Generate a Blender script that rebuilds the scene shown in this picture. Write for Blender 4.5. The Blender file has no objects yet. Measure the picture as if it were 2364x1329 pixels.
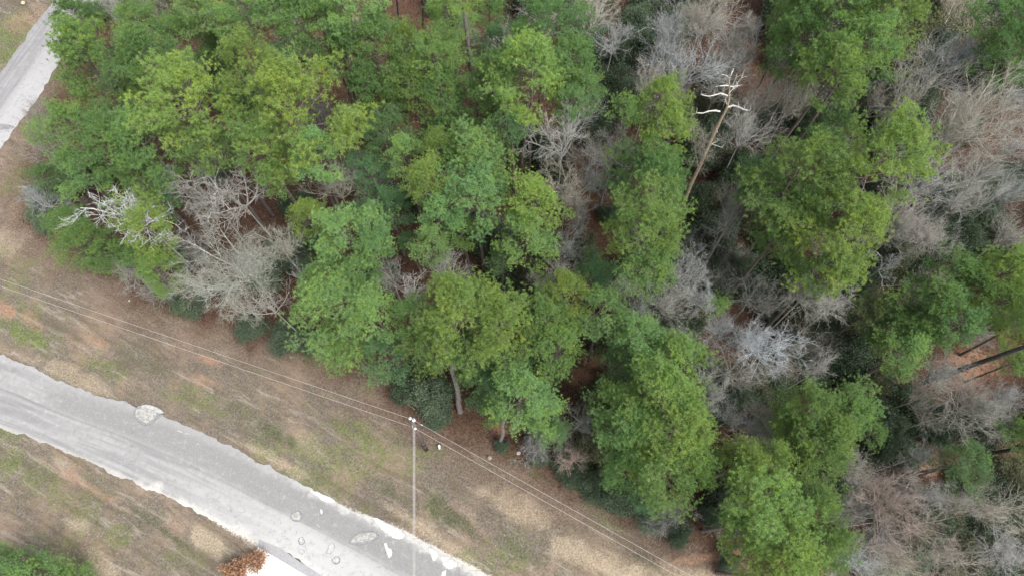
import bpy, math, random
import numpy as np
from mathutils import Vector, Matrix, Euler

R = math.radians
random.seed(11)
RNG = np.random.default_rng(7)
SC = bpy.context.scene
COL = SC.collection

# ---------------------------------------------------------------- camera, sky, sun, exposure
CAM_H, TILT, F_PX, PW, PH = 60.0, R(21.6), 1577.0, 2364.0, 1329.0
cd = bpy.data.cameras.new('camera')
cam = bpy.data.objects.new('camera', cd)
COL.objects.link(cam)
cam.location = (0, 0, CAM_H)
cam.rotation_euler = (TILT, 0, 0)
cd.sensor_width = 36.0
cd.lens = 36.0 * F_PX / PW
cd.clip_start = 0.5
cd.clip_end = 6000
SC.camera = cam

SUN_EL, SUN_AZ = 60.0, 125.0      # azimuth clockwise from +Y
world = bpy.data.worlds.new('World')
SC.world = world
world.use_nodes = True
wn, wl = world.node_tree.nodes, world.node_tree.links
wn.clear()
sky = wn.new('ShaderNodeTexSky')
sky.sky_type = 'NISHITA'
sky.sun_disc = False
sky.sun_elevation = R(SUN_EL)
sky.sun_rotation = R(SUN_AZ)
sky.air_density = 1.0
sky.dust_density = 4.0
sky.ozone_density = 1.0
hs = wn.new('ShaderNodeHueSaturation')
hs.inputs['Saturation'].default_value = 0.22   # overcast: the blue is veiled by cloud
bg = wn.new('ShaderNodeBackground')
bg.inputs['Strength'].default_value = 0.15
wo = wn.new('ShaderNodeOutputWorld')
wl.new(sky.outputs[0], hs.inputs['Color'])
wl.new(hs.outputs[0], bg.inputs[0])
wl.new(bg.outputs[0], wo.inputs[0])

sd = bpy.data.lights.new('sun', 'SUN')
sd.energy = 1.0
sd.angle = R(25)
sd.color = (1.0, 0.95, 0.87)
sun = bpy.data.objects.new('sun', sd)
COL.objects.link(sun)
a, e = R(SUN_AZ), R(SUN_EL)
to_sun = Vector((math.sin(a) * math.cos(e), math.cos(a) * math.cos(e), math.sin(e)))
sun.rotation_euler = to_sun.to_track_quat('Z', 'Y').to_euler()

SC.view_settings.view_transform = 'Standard'
SC.view_settings.look = 'None'
SC.view_settings.gamma = 1
SC.view_settings.exposure = 1.12
SC.view_settings.use_curve_mapping = False
SC.render.engine = 'CYCLES'
SC.cycles.max_bounces = 6
SC.cycles.diffuse_bounces = 4
SC.cycles.transmission_bounces = 4

# ---------------------------------------------------------------- helpers
def P(px, py, z=0.0):
    """point of the place at height z seen at this spot of the photograph"""
    xc, yc = (px - PW / 2) / F_PX, (PH / 2 - py) / F_PX
    d = (xc, yc * math.cos(TILT) + math.sin(TILT), yc * math.sin(TILT) - math.cos(TILT))
    t = (z - CAM_H) / d[2]
    return Vector((d[0] * t, d[1] * t, z))

def dist_cam(v):
    """depth along the view axis"""
    return v.y * math.sin(TILT) - (v.z - CAM_H) * math.cos(TILT)

def hash2(ix, iy, seed):
    h = (ix.astype(np.int64) * 374761393 + iy.astype(np.int64) * 668265263 + seed * 1442695041) & 0x7fffffff
    h = ((h ^ (h >> 13)) * 1274126177) & 0x7fffffff
    h = h ^ (h >> 16)
    return (h & 0xffff) / 65535.0

def vnoise(x, y, seed=0):
    ix, iy = np.floor(x), np.floor(y)
    fx, fy = x - ix, y - iy
    fx, fy = fx * fx * (3 - 2 * fx), fy * fy * (3 - 2 * fy)
    a = hash2(ix, iy, seed); b = hash2(ix + 1, iy, seed)
    c = hash2(ix, iy + 1, seed); d = hash2(ix + 1, iy + 1, seed)
    return (a * (1 - fx) + b * fx) * (1 - fy) + (c * (1 - fx) + d * fx) * fy

def fbm(x, y, scale, seed=0, octv=4):
    s, amp, tot = 0, 1.0, 0
    for k in range(octv):
        s = s + amp * vnoise(x / scale * 2 ** k + 13.7 * k, y / scale * 2 ** k - 7.3 * k, seed + k)
        tot += amp
        amp *= 0.55
    return s / tot

def sstep(a, b, x):
    t = np.clip((x - a) / (b - a), 0, 1)
    return t * t * (3 - 2 * t)

def seg_dist(x, y, pts):
    """distance of points to a polyline, and signed side (positive on the left of its direction)"""
    best = np.full(x.shape, 1e9)
    side = np.zeros(x.shape)
    for (ax, ay), (bx, by) in zip(pts[:-1], pts[1:]):
        dx, dy = bx - ax, by - ay
        L2 = dx * dx + dy * dy
        t = np.clip(((x - ax) * dx + (y - ay) * dy) / L2, 0, 1)
        d = np.hypot(x - ax - t * dx, y - ay - t * dy)
        cr = dx * (y - ay) - dy * (x - ax)
        m = d < best - 1e-9
        best = np.where(m, d, best)
        side = np.where(m, np.sign(cr), side)
    return best, side

def inside_poly(x, y, poly):
    c = np.zeros(x.shape, bool)
    n = len(poly)
    for i in range(n):
        x0, y0 = poly[i]; x1, y1 = poly[(i + 1) % n]
        if y0 == y1:
            continue
        m = ((y0 > y) != (y1 > y)) & (x < (x1 - x0) * (y - y0) / (y1 - y0) + x0)
        c ^= m
    return c

class MB:
    def __init__(s):
        s.v, s.f, s.m, s.t, s.n = [], [], [], [], 0
    def add(s, v, f, mat=0, tint=0.5):
        v = np.asarray(v, np.float32); f = np.asarray(f, np.int32)
        s.v.append(v); s.f.append(f + s.n); s.n += len(v)
        s.m.append(np.full(len(f), mat, np.int32))
        s.t.append(np.broadcast_to(np.asarray(tint, np.float32), (len(v),)).copy())
    def tube(s, pts, rad, k=5, mat=0, tint=0.5, cap=False):
        pts = np.asarray(pts, float); n = len(pts)
        T = np.gradient(pts, axis=0)
        T /= np.linalg.norm(T, axis=1)[:, None] + 1e-9
        ref = np.array([0.3, 0.9, 0.1]) if abs(T[0][1]) < 0.8 else np.array([0.9, 0.1, 0.3])
        U = np.cross(T, ref); U /= np.linalg.norm(U, axis=1)[:, None] + 1e-9
        V = np.cross(T, U)
        an = np.arange(k) * 2 * math.pi / k
        rad = np.broadcast_to(np.asarray(rad, float), (n,))
        ring = pts[:, None, :] + rad[:, None, None] * (np.cos(an)[None, :, None] * U[:, None, :] + np.sin(an)[None, :, None] * V[:, None, :])
        v = ring.reshape(-1, 3)
        f = []
        for i in range(n - 1):
            for j in range(k):
                a, b = i * k + j, i * k + (j + 1) % k
                f.append((a, b, b + k)); f.append((a, b + k, a + k))
        if cap:
            for e_ in (0, n - 1):
                for j in range(1, k - 1):
                    f.append((e_ * k, e_ * k + j, e_ * k + j + 1) if e_ else (e_ * k, e_ * k + j + 1, e_ * k + j))
        s.add(v, f, mat, tint)
    def box(s, c, size, rot=None, mat=0, tint=0.5):
        x, y, z = [q / 2 for q in size]
        v = np.array([(i, j, k) for i in (-x, x) for j in (-y, y) for k in (-z, z)], float)
        if rot is not None:
            v = v @ np.array(rot.to_3x3().transposed() if hasattr(rot, 'to_3x3') else rot)
        f = [(0, 1, 3), (0, 3, 2), (4, 6, 7), (4, 7, 5), (0, 4, 5), (0, 5, 1), (2, 3, 7), (2, 7, 6), (0, 2, 6), (0, 6, 4), (1, 5, 7), (1, 7, 3)]
        s.add(v + np.array(c), f, mat, tint)
    def mesh(s, name, mats, smooth=False):
        v = np.concatenate(s.v); f = np.concatenate(s.f); m = np.concatenate(s.m); t = np.concatenate(s.t)
        me = bpy.data.meshes.new(name)
        me.vertices.add(len(v)); me.vertices.foreach_set('co', v.ravel())
        me.loops.add(len(f) * 3); me.loops.foreach_set('vertex_index', f.ravel().astype(np.int32))
        me.polygons.add(len(f))
        me.polygons.foreach_set('loop_start', np.arange(len(f), dtype=np.int32) * 3)
        me.polygons.foreach_set('loop_total', np.full(len(f), 3, np.int32))
        for q in mats:
            me.materials.append(q)
        me.polygons.foreach_set('material_index', m)
        if smooth:
            me.polygons.foreach_set('use_smooth', np.ones(len(f), bool))
        at = me.attributes.new('tint', 'FLOAT', 'POINT')
        at.data.foreach_set('value', t)
        me.update(calc_edges=True)
        return me

def link(name, data, parent=None, loc=(0, 0, 0)):
    o = bpy.data.objects.new(name, data)
    COL.objects.link(o)
    o.location = loc
    if parent is not None:
        o.parent = parent
    return o

def tag(o, label=None, cat=None, group=None, kind=None):
    if label: o['label'] = label
    if cat: o['category'] = cat
    if group: o['group'] = group
    if kind: o['kind'] = kind
    return o

# ---------------------------------------------------------------- materials
def new_mat(name):
    m = bpy.data.materials.new(name)
    m.use_nodes = True
    n, l = m.node_tree.nodes, m.node_tree.links
    n.clear()
    out = n.new('ShaderNodeOutputMaterial')
    return m, n, l, out

def mixc(n, l, a, b, fac, mode='MIX'):
    x = n.new('ShaderNodeMix'); x.data_type = 'RGBA'; x.blend_type = mode
    for sock, val in ((x.inputs[6], a), (x.inputs[7], b), (x.inputs[0], fac)):
        if isinstance(val, (int, float)):
            sock.default_value = val
        elif isinstance(val, tuple):
            sock.default_value = val + (1,) if len(val) == 3 else val
        else:
            l.new(val, sock)
    return x.outputs[2]

def noise(n, l, scale, detail=4, vec=None, rough=0.55, dist=0.0):
    x = n.new('ShaderNodeTexNoise')
    x.inputs['Scale'].default_value = scale
    x.inputs['Detail'].default_value = detail
    x.inputs['Roughness'].default_value = rough
    x.inputs['Distortion'].default_value = dist
    if vec is not None:
        l.new(vec, x.inputs['Vector'])
    return x.outputs['Fac']

def ramp(n, l, fac, a, b):
    x = n.new('ShaderNodeMapRange')
    x.interpolation_type = 'SMOOTHSTEP'
    x.inputs[1].default_value = a; x.inputs[2].default_value = b
    l.new(fac, x.inputs[0])
    return x.outputs[0]

def math_(n, l, op, a, b):
    x = n.new('ShaderNodeMath'); x.operation = op
    for i, v in enumerate((a, b)):
        if isinstance(v, (int, float)): x.inputs[i].default_value = v
        else: l.new(v, x.inputs[i])
    return x.outputs[0]

def objpos(n, l):
    g = n.new('ShaderNodeTexCoord')
    return g.outputs['Object']

def attr(n, name):
    x = n.new('ShaderNodeAttribute'); x.attribute_name = name
    return x

def leaf_mat(name, trans=0.3, warm=(1.24, 1.16, 0.72), cool=(0.78, 0.86, 0.84)):
    """foliage: the object's own colour, varied clump by clump"""
    m, n, l, out = new_mat(name)
    oi = n.new('ShaderNodeObjectInfo')
    t = attr(n, 'tint')
    c1 = mixc(n, l, oi.outputs['Color'], warm, ramp(n, l, t.outputs['Fac'], 0.5, 1.0), 'MULTIPLY')
    inv = ramp(n, l, t.outputs['Fac'], 0.5, 0.0)
    c2 = mixc(n, l, c1, cool, inv, 'MULTIPLY')
    dif = n.new('ShaderNodeBsdfPrincipled')
    dif.inputs['Roughness'].default_value = 0.6
    dif.inputs['Specular IOR Level'].default_value = 0.25
    tr = n.new('ShaderNodeBsdfTranslucent')
    mx = n.new('ShaderNodeMixShader'); mx.inputs[0].default_value = trans
    l.new(c2, dif.inputs['Base Color']); l.new(c2, tr.inputs['Color'])
    l.new(dif.outputs[0], mx.inputs[1]); l.new(tr.outputs[0], mx.inputs[2])
    l.new(mx.outputs[0], out.inputs[0])
    return m

def bark_mat(name, c0=None, c1=None, rough=0.9):
    """bark: either fixed colours or the object's own colour"""
    m, n, l, out = new_mat(name)
    pos = objpos(n, l)
    nz = noise(n, l, 6, 5, pos, 0.65)
    t = attr(n, 'tint')
    if c0 is None:
        oi = n.new('ShaderNodeObjectInfo')
        base = oi.outputs['Color']
        col = mixc(n, l, base, (0.55, 0.55, 0.56), ramp(n, l, nz, 0.6, 0.35), 'MULTIPLY')
        col = mixc(n, l, col, (0.78, 0.76, 0.73), ramp(n, l, t.outputs['Fac'], 0.6, 0.0), 'MULTIPLY')
    else:
        col = mixc(n, l, c0, c1, ramp(n, l, nz, 0.35, 0.65))
    b = n.new('ShaderNodeBsdfPrincipled')
    b.inputs['Roughness'].default_value = rough
    b.inputs['Specular IOR Level'].default_value = 0.2
    l.new(col, b.inputs['Base Color'])
    bp = n.new('ShaderNodeBump'); bp.inputs['Strength'].default_value = 0.6; bp.inputs['Distance'].default_value = 0.03
    l.new(nz, bp.inputs['Height']); l.new(bp.outputs[0], b.inputs['Normal'])
    l.new(b.outputs[0], out.inputs[0])
    return m

def plain_mat(name, c, rough=0.6, metal=0.0, var=0.25, scale=8):
    m, n, l, out = new_mat(name)
    nz = noise(n, l, scale, 4, objpos(n, l))
    dark = tuple(q * (1 - var) for q in c)
    b = n.new('ShaderNodeBsdfPrincipled')
    b.inputs['Roughness'].default_value = rough
    b.inputs['Metallic'].default_value = metal
    l.new(mixc(n, l, dark, c, ramp(n, l, nz, 0.35, 0.65)), b.inputs['Base Color'])
    l.new(b.outputs[0], out.inputs[0])
    return m

M_NEEDLE = leaf_mat('pine_needles', 0.35)
M_LEAF = leaf_mat('broad_leaves', 0.25, (1.35, 1.3, 1.05), (0.7, 0.74, 0.74))
M_PBARK = bark_mat('pine_bark', (0.11, 0.085, 0.075), (0.22, 0.18, 0.165))
M_TWIG = bark_mat('bare_bark')

# ---------------------------------------------------------------- layout lines (ground level)
def G(pts):
    return [tuple(P(x, y).xy) for x, y in pts]

road_up = G([(-220, 760), (0, 818), (60, 840), (150, 885), (240, 915), (320, 940), (390, 966), (470, 1000), (560, 1045),
             (650, 1093), (740, 1140), (780, 1160), (848, 1192), (932, 1228), (960, 1245), (1017, 1274), (1112, 1325), (1400, 1500), (1800, 1790)])
road_lo = G([(-220, 925), (0, 984), (60, 1005), (129, 1035), (237, 1079), (305, 1112), (406, 1156), (508, 1206), (603, 1250),
             (660, 1278), (700, 1302), (745, 1330), (820, 1378), (900, 1430), (1000, 1500), (1250, 1690), (1500, 1900)])
side_l = G([(420, -420), (125, 0), (0, 168), (-200, 440), (-420, 740)])
side_r = G([(500, -420), (240, 0), (165, 95), (100, 208), (0, 346), (-200, 620), (-400, 890)])
wood_edge = G([(330, -420), (225, 0), (190, 60), (150, 160), (118, 300), (70, 380), (55, 470), (100, 545), (190, 600), (290, 655), (400, 722), (500, 752),
               (590, 782), (700, 808), (800, 840), (880, 880), (930, 935), (1000, 985), (1150, 1052), (1300, 1110),
               (1450, 1180), (1560, 1238), (1690, 1300), (1900, 1420), (2300, 1640)])
slab_area = G([(590, 1235), (645, 1258), (700, 1290), (775, 1335), (900, 1425), (900, 1450), (820, 1580), (440, 1495), (592, 1262)])
wood_poly = wood_edge + G([(3000, 1640), (3000, -420)])
ditch = G([(-200, 940), (0, 1022), (100, 1066), (200, 1112), (280, 1155), (340, 1198), (400, 1243), (450, 1275), (520, 1340), (640, 1440)])

# ---------------------------------------------------------------- ground
def coords(lo, hi, step, far):
    return np.array([-q for q in far][::-1] + list(np.arange(lo, hi + 1e-6, step)) + list(far))

def ground_masks(x, y):
    dw, sw = seg_dist(x, y, wood_edge)
    inw = inside_poly(x, y, wood_poly)
    dwood = np.where(inw, dw, -dw) + (fbm(x, y, 2.2, 5) - 0.5) * 3.2
    litter = sstep(-1.6, 1.2, dwood)
    needles = sstep(-5.5, 0.3, dwood + (fbm(x, y, 5.0, 15) - 0.5) * 5)
    du, su = seg_dist(x, y, road_up)
    dl, sl = seg_dist(x, y, road_lo)
    inr = inside_poly(x, y, road_up + road_lo[::-1])
    drd = np.where(inr, -np.minimum(du, dl), np.minimum(du, dl))
    d1, _ = seg_dist(x, y, side_l); d2, _ = seg_dist(x, y, side_r)
    ins = inside_poly(x, y, side_l + side_r[::-1])
    dsd = np.where(ins, -np.minimum(d1, d2), np.minimum(d1, d2))
    return dict(litter=litter, needles=needles, drd=drd, du=du, dl=dl, dsd=dsd, inr=inr, ins=ins)

def blob(x, y, px, py, rx, ry, rot=0.0, seed=3):
    """soft uneven patch round a spot of the ground, radii in metres"""
    c = P(px, py)
    dx, dy = x - c.x, y - c.y
    cr, sr = math.cos(R(rot)), math.sin(R(rot))
    u, v = (dx * cr + dy * sr) / rx, (-dx * sr + dy * cr) / ry
    q = np.hypot(u, v) + (fbm(x, y, min(rx, ry) * 0.9 + 0.2, seed) - 0.5) * 1.1
    return 1 - sstep(0.55, 1.15, q)

def ground_z(x, y, k):
    z = (fbm(x, y, 9, 21, 3) - 0.5) * 0.5 + (fbm(x, y, 0.9, 22, 3) - 0.5) * 0.10
    dd, _ = seg_dist(x, y, ditch)
    z = z - 0.55 * np.exp(-(dd / 0.9) ** 2)
    near = np.minimum(k['drd'], k['dsd'])
    w = 1 - sstep(0.15, 2.5, near)
    z = z * (1 - w) + (-0.03) * w
    z = np.where(near < 0.1, -0.06, z)
    z = np.where(inside_poly(x, y, slab_area), -0.07, z)
    return z

step = 0.28
xs = coords(-74, 76, step, [95, 130, 200, 400, 900, 2500])
ys = coords(-16, 82, step, [110, 150, 220, 420, 900, 2500])
ys = np.sort(np.concatenate([-np.array([30, 60, 120, 300, 900, 2500.0]), np.arange(-16, 82, step), np.array([95, 120, 200, 420, 900, 2500.0])]))
X, Y = np.meshgrid(xs, ys)
K = ground_masks(X, Y)
Z = ground_z(X, Y, K)
nx, ny = len(xs), len(ys)
idx = np.arange(nx * ny).reshape(ny, nx)
quads = np.stack([idx[:-1, :-1], idx[:-1, 1:], idx[1:, 1:], idx[1:, :-1]], -1).reshape(-1, 4)
gme = bpy.data.meshes.new('ground')
gme.vertices.add(nx * ny)
gme.vertices.foreach_set('co', np.stack([X, Y, Z], -1).astype(np.float32).ravel())
gme.loops.add(len(quads) * 4)
gme.loops.foreach_set('vertex_index', quads.ravel().astype(np.int32))
gme.polygons.add(len(quads))
gme.polygons.foreach_set('loop_start', np.arange(len(quads), dtype=np.int32) * 4)
gme.polygons.foreach_set('loop_total', np.full(len(quads), 4, np.int32))
gme.polygons.foreach_set('use_smooth', np.ones(len(quads), bool))

def ground_cover(x, y, k):
    """which soil or growth covers the ground: litter, green grass, gravel, clay, sunlit stripes painted in the same orange, bleached grass, dark sedge"""
    rag = fbm(x, y, 1.1, 31, 5)
    # crushed white gravel spilled along the main road, widest towards the lower right
    upw = np.clip((x + 22) / 16, 0.0, 1.3)
    low = np.clip((x + 26) / 5, 0.0, 1.0) * (1 - sstep(-21.0, -19.5, x))
    gw = np.where(k['du'] < k['dl'], 0.02 + 0.6 * np.clip(upw - .25, 0, 1.3), 0.04 + 0.85 * low)
    grav = 1 - np.clip(k['drd'] / (gw * (0.1 + 1.8 * rag ** 1.3) + 0.26), 0, 1)
    grav = np.where(k['drd'] > 3, 0, grav) * np.clip(0.30 + gw / 0.45, 0, 1) * np.where((k['du'] < k['dl']) & (gw < .1), 0.3, 1)
    grav = np.maximum(grav, 0.3 * (1 - np.clip(k['dsd'] / 0.5, 0, 1)))
    green = np.zeros(x.shape)
    for px, py, rx, ry, rot, s in ((45, 765, 3.2, .9, -25, .9), (250, 850, 2.6, .8, -20, .6), (480, 930, 3.0, 1.0, -25, .5), (400, 915, 1.5, .5, -25, .5),
                                   (850, 1020, 2.6, 1.2, -50, .7), (790, 985, 1.5, .9, -30, .6), (1070, 985, 1.6, .6, -20, .5), (1200, 1060, 2.5, .8, -30, .5),
                                   (30, 100, 3.0, 4.5, 60, .8), (20, 60, 2.5, 3, 30, .5), (10, 1075, 1.6, 1.6, 0, .7), (100, 1110, 2.2, 1.2, -30, .5),
                                   (270, 1235, 1.6, 1.0, -30, .6), (150, 1165, 3.5, 1.0, -25, .35), (420, 1290, 2, 1, 0, .35), (1330, 1120, 2.6, .7, -30, .5),
                                   (1010, 1180, 1.6, .7, -40, .5), (30, 420, 2, 1.2, 60, .5), (620, 1010, 2.2, .6, -28, .45), (1400, 1200, 2.5, .9, -30, .35), (10, 1000, 1.5, .6, -20, .6)):
        green = np.maximum(green, s * blob(x, y, px, py, rx, ry, rot, 41))
    green = np.maximum(green, 0.45 * sstep(0.56, 0.68, fbm(x, y, 4.5, 43, 5)))
    dark = np.zeros(x.shape)
    for px, py, rx, ry, rot, s in ((640, 1005, 2.6, .7, -30, .8), (1040, 1190, 3.2, .9, -35, .9), (560, 950, 2.0, .6, -25, .5), (1190, 1265, 2.2, .5, -30, .5),
                                   (900, 1130, 3.0, .5, -30, .6), (400, 985, 2.0, .4, -25, .3), (330, 830, 4, .8, -25, .35), (1500, 1300, 2.0, .5, -30, .5)):
        dark = np.maximum(dark, s * blob(x, y, px, py, rx, ry, rot, 47))
    dd, _ = seg_dist(x, y, ditch)
    pd = P(290, 1160)
    dark = np.maximum(dark, (1 - sstep(0.08, 0.42, dd + (rag - 0.5) * 0.5)) * sstep(pd.x - 0.5, pd.x + 1.5, x) * (1 - sstep(P(430, 1260).x - 1, P(430, 1260).x + .5, x)) * 1.0)
    clay_sunlit = np.zeros(x.shape)  # orange soil, plus two sunlit stripes painted into the ground colour
    for px, py, rx, ry, rot, s in ((15, 715, 1.6, .7, -30, .65), (75, 740, 1.6, .6, -40, .35), (480, 830, 1.4, .3, -25, .7), (230, 790, 1.3, .4, -20, .5), (180, 1110, 4.5, .4, -27, .4),
                                   (470, 880, 2.0, .5, -20, .4), (50, 45, 1.8, 1.8, 0, .25), (2230, 850, 3.2, 1.8, 20, .6), (2150, 950, 1.6, 1.0, 20, .5),
                                   (2130, 1080, 1.8, .8, 10, .8), (1170, 985, 1.8, .6, 0, .7), (1375, 830, 1.3, .8, 0, .8), (1340, 870, 1.4, 1, 0, .6),  # second entry: weak sunlight painted as an orange stripe
                                   (2030, 670, 1.2, .6, 0, .8), (1460, 40, 1.5, 1.2, 0, .6), (1640, 1285, 3.6, .4, 8, .6), (1500, 1215, 2, .4, -20, .4), (950, 300, 2, 1, 0, .5)):  # third entry: long sunlit stripe at the wood edge, painted into the colour
        clay_sunlit = np.maximum(clay_sunlit, s * blob(x, y, px, py, rx, ry, rot, 53))
    pale = np.zeros(x.shape)
    for px, py, rx, ry, rot, s in ((1200, 1170, 3.5, 1.2, -25, .7), (1380, 1290, 5, 1.2, -20, .6), (180, 870, 4.5, .8, -22, .4), (640, 1065, 4, .5, -28, .6),
                                   (720, 1030, 2, 1, -28, .3), (180, 1210, 1.6, .6, -20, .4), (30, 550, 1.8, 2.2, 0, .5), (40, 480, 1, 1.4, 0, .5), (1000, 1235, 5, .5, -32, .5),
                                   (230, 1295, 2.4, .7, -35, .6), (480, 1250, 2.0, .9, -30, .6), (1530, 1340, 5, 1.5, 0, .9)):
        pale = np.maximum(pale, s * blob(x, y, px, py, rx, ry, rot, 59))
    return grav, green, dark, clay_sunlit, pale

grav, green, dark, clay_sunlit, pale = ground_cover(X, Y, K)
def cattr(me, name, a, b, c, d):
    at = me.attributes.new(name, 'FLOAT_COLOR', 'POINT')
    at.data.foreach_set('color', np.stack([a, b, c, d], -1).astype(np.float32).ravel())
cattr(gme, 'cover', K['litter'], green, grav, np.ones_like(grav))
cattr(gme, 'soil', clay_sunlit, dark, pale, np.ones_like(grav))
cattr(gme, 'edge', K['needles'], np.clip((-K['drd']), 0, 1), pale, np.ones_like(grav))
gme.update(calc_edges=True)

def ground_mat():
    m, n, l, out = new_mat('verge_and_wood_floor')
    pos = objpos(n, l)
    fine = noise(n, l, 7.0, 6, pos, 0.7)
    mid = noise(n, l, 1.3, 6, pos, 0.65, 0.4)
    big = noise(n, l, 0.22, 5, pos, 0.6)
    spk = noise(n, l, 22, 3, pos, 0.7)
    mp = n.new('ShaderNodeMapping'); mp.vector_type = 'TEXTURE'; mp.inputs['Rotation'].default_value = (0, 0, R(-28)); mp.inputs['Scale'].default_value = (4.0, 0.8, 1)
    l.new(pos, mp.inputs['Vector'])
    stk = noise(n, l, 1.0, 6, mp.outputs[0], 0.7, 0.6)
    c1 = n.new('ShaderNodeSeparateColor'); l.new(attr(n, 'cover').outputs['Color'], c1.inputs[0])
    c2 = n.new('ShaderNodeSeparateColor'); l.new(attr(n, 'soil').outputs['Color'], c2.inputs[0])
    c3 = n.new('ShaderNodeSeparateColor'); l.new(attr(n, 'edge').outputs['Color'], c3.inputs[0])
    base = mixc(n, l, (0.102, 0.085, 0.070), (0.205, 0.178, 0.148), ramp(n, l, fine, 0.36, 0.66))
    base = mixc(n, l, base, (0.17, 0.15, 0.09), math_(n, l, 'MULTIPLY', ramp(n, l, mid, 0.48, 0.66), 0.7))
    base = mixc(n, l, base, (0.34, 0.24, 0.18), math_(n, l, 'MULTIPLY', ramp(n, l, big, 0.45, 0.65), 0.45))
    base = mixc(n, l, base, (0.115, 0.095, 0.07), math_(n, l, 'MULTIPLY', ramp(n, l, stk, 0.5, 0.66), 0.75))
    base = mixc(n, l, base, (0.33, 0.29, 0.24), math_(n, l, 'MULTIPLY', ramp(n, l, stk, 0.46, 0.34), 0.6))
    pl = mixc(n, l, (0.30, 0.24, 0.17), (0.5, 0.42, 0.31), ramp(n, l, fine, 0.35, 0.65))
    base = mixc(n, l, base, pl, c2.outputs[2])
    need = mixc(n, l, (0.095, 0.066, 0.05), (0.19, 0.135, 0.105), ramp(n, l, fine, 0.35, 0.65))
    base = mixc(n, l, base, need, math_(n, l, 'MULTIPLY', c3.outputs[0], 0.75))
    gr = mixc(n, l, (0.07, 0.10, 0.035), (0.17, 0.20, 0.07), ramp(n, l, fine, 0.35, 0.65))
    gf = math_(n, l, 'MULTIPLY', c1.outputs[1], ramp(n, l, mid, 0.32, 0.58))
    base = mixc(n, l, base, gr, gf)
    cl = mixc(n, l, (0.26, 0.14, 0.09), (0.40, 0.25, 0.17), ramp(n, l, fine, 0.35, 0.65))
    dk = mixc(n, l, (0.055, 0.062, 0.04), (0.13, 0.13, 0.08), ramp(n, l, fine, 0.35, 0.65))
    base = mixc(n, l, base, dk, math_(n, l, 'MULTIPLY', c2.outputs[1], ramp(n, l, mid, 0.25, 0.55)))
    lit = mixc(n, l, (0.055, 0.034, 0.025), (0.145, 0.085, 0.06), ramp(n, l, fine, 0.38, 0.68))
    base = mixc(n, l, base, lit, c1.outputs[0])
    base = mixc(n, l, base, cl, math_(n, l, 'MULTIPLY', c2.outputs[0], ramp(n, l, mid, 0.2, 0.5)))
    gv = mixc(n, l, (0.40, 0.36, 0.31), (0.62, 0.60, 0.57), ramp(n, l, spk, 0.35, 0.6))
    base = mixc(n, l, base, gv, ramp(n, l, math_(n, l, 'ADD', math_(n, l, 'MULTIPLY', math_(n, l, 'ADD', fine, math_(n, l, 'MULTIPLY', spk, 0.6)), 0.9), math_(n, l, 'MULTIPLY', c1.outputs[2], 0.85)), 1.12, 1.5))
    b = n.new('ShaderNodeBsdfPrincipled')
    b.inputs['Roughness'].default_value = 1.0
    b.inputs['Specular IOR Level'].default_value = 0.1
    l.new(base, b.inputs['Base Color'])
    bp = n.new('ShaderNodeBump'); bp.inputs['Strength'].default_value = 0.7; bp.inputs['Distance'].default_value = 0.12
    l.new(fine, bp.inputs['Height']); l.new(bp.outputs[0], b.inputs['Normal'])
    l.new(b.outputs[0], out.inputs[0])
    return m
gme.materials.append(ground_mat())
tag(link('ground', gme), 'dry grass verge running into needle covered wood floor', kind='structure')

# ---------------------------------------------------------------- roads
def resample(pts, n):
    p = np.array(pts); d = np.r_[0, np.cumsum(np.hypot(*np.diff(p, axis=0).T))]
    # smooth the corners of the traced line
    t = np.linspace(0, d[-1], n)
    q = np.stack([np.interp(t, d, p[:, 0]), np.interp(t, d, p[:, 1])], -1)
    k = max(3, n // 45)
    ker = np.ones(k) / k
    pad = np.concatenate([np.repeat(q[:1], k // 2, 0), q, np.repeat(q[-1:], k - 1 - k // 2, 0)])
    return np.stack([np.convolve(pad[:, 0], ker, 'valid'), np.convolve(pad[:, 1], ker, 'valid')], -1)

def match_edge(A, Bp):
    """for every point of A the nearest point of polyline B, kept in order"""
    Bd = resample(Bp, 3000)
    out = []
    j0 = 0
    for p in A:
        d = np.hypot(*(Bd - p).T)
        j = max(j0, int(np.argmin(d)))
        j0 = j
        out.append(Bd[j])
    q = np.array(out)
    k = 15
    pad = np.concatenate([np.repeat(q[:1], k // 2, 0), q, np.repeat(q[-1:], k // 2, 0)])
    ker = np.ones(k) / k
    return np.stack([np.convolve(pad[:, 0], ker, 'valid'), np.convolve(pad[:, 1], ker, 'valid')], -1)

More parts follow.
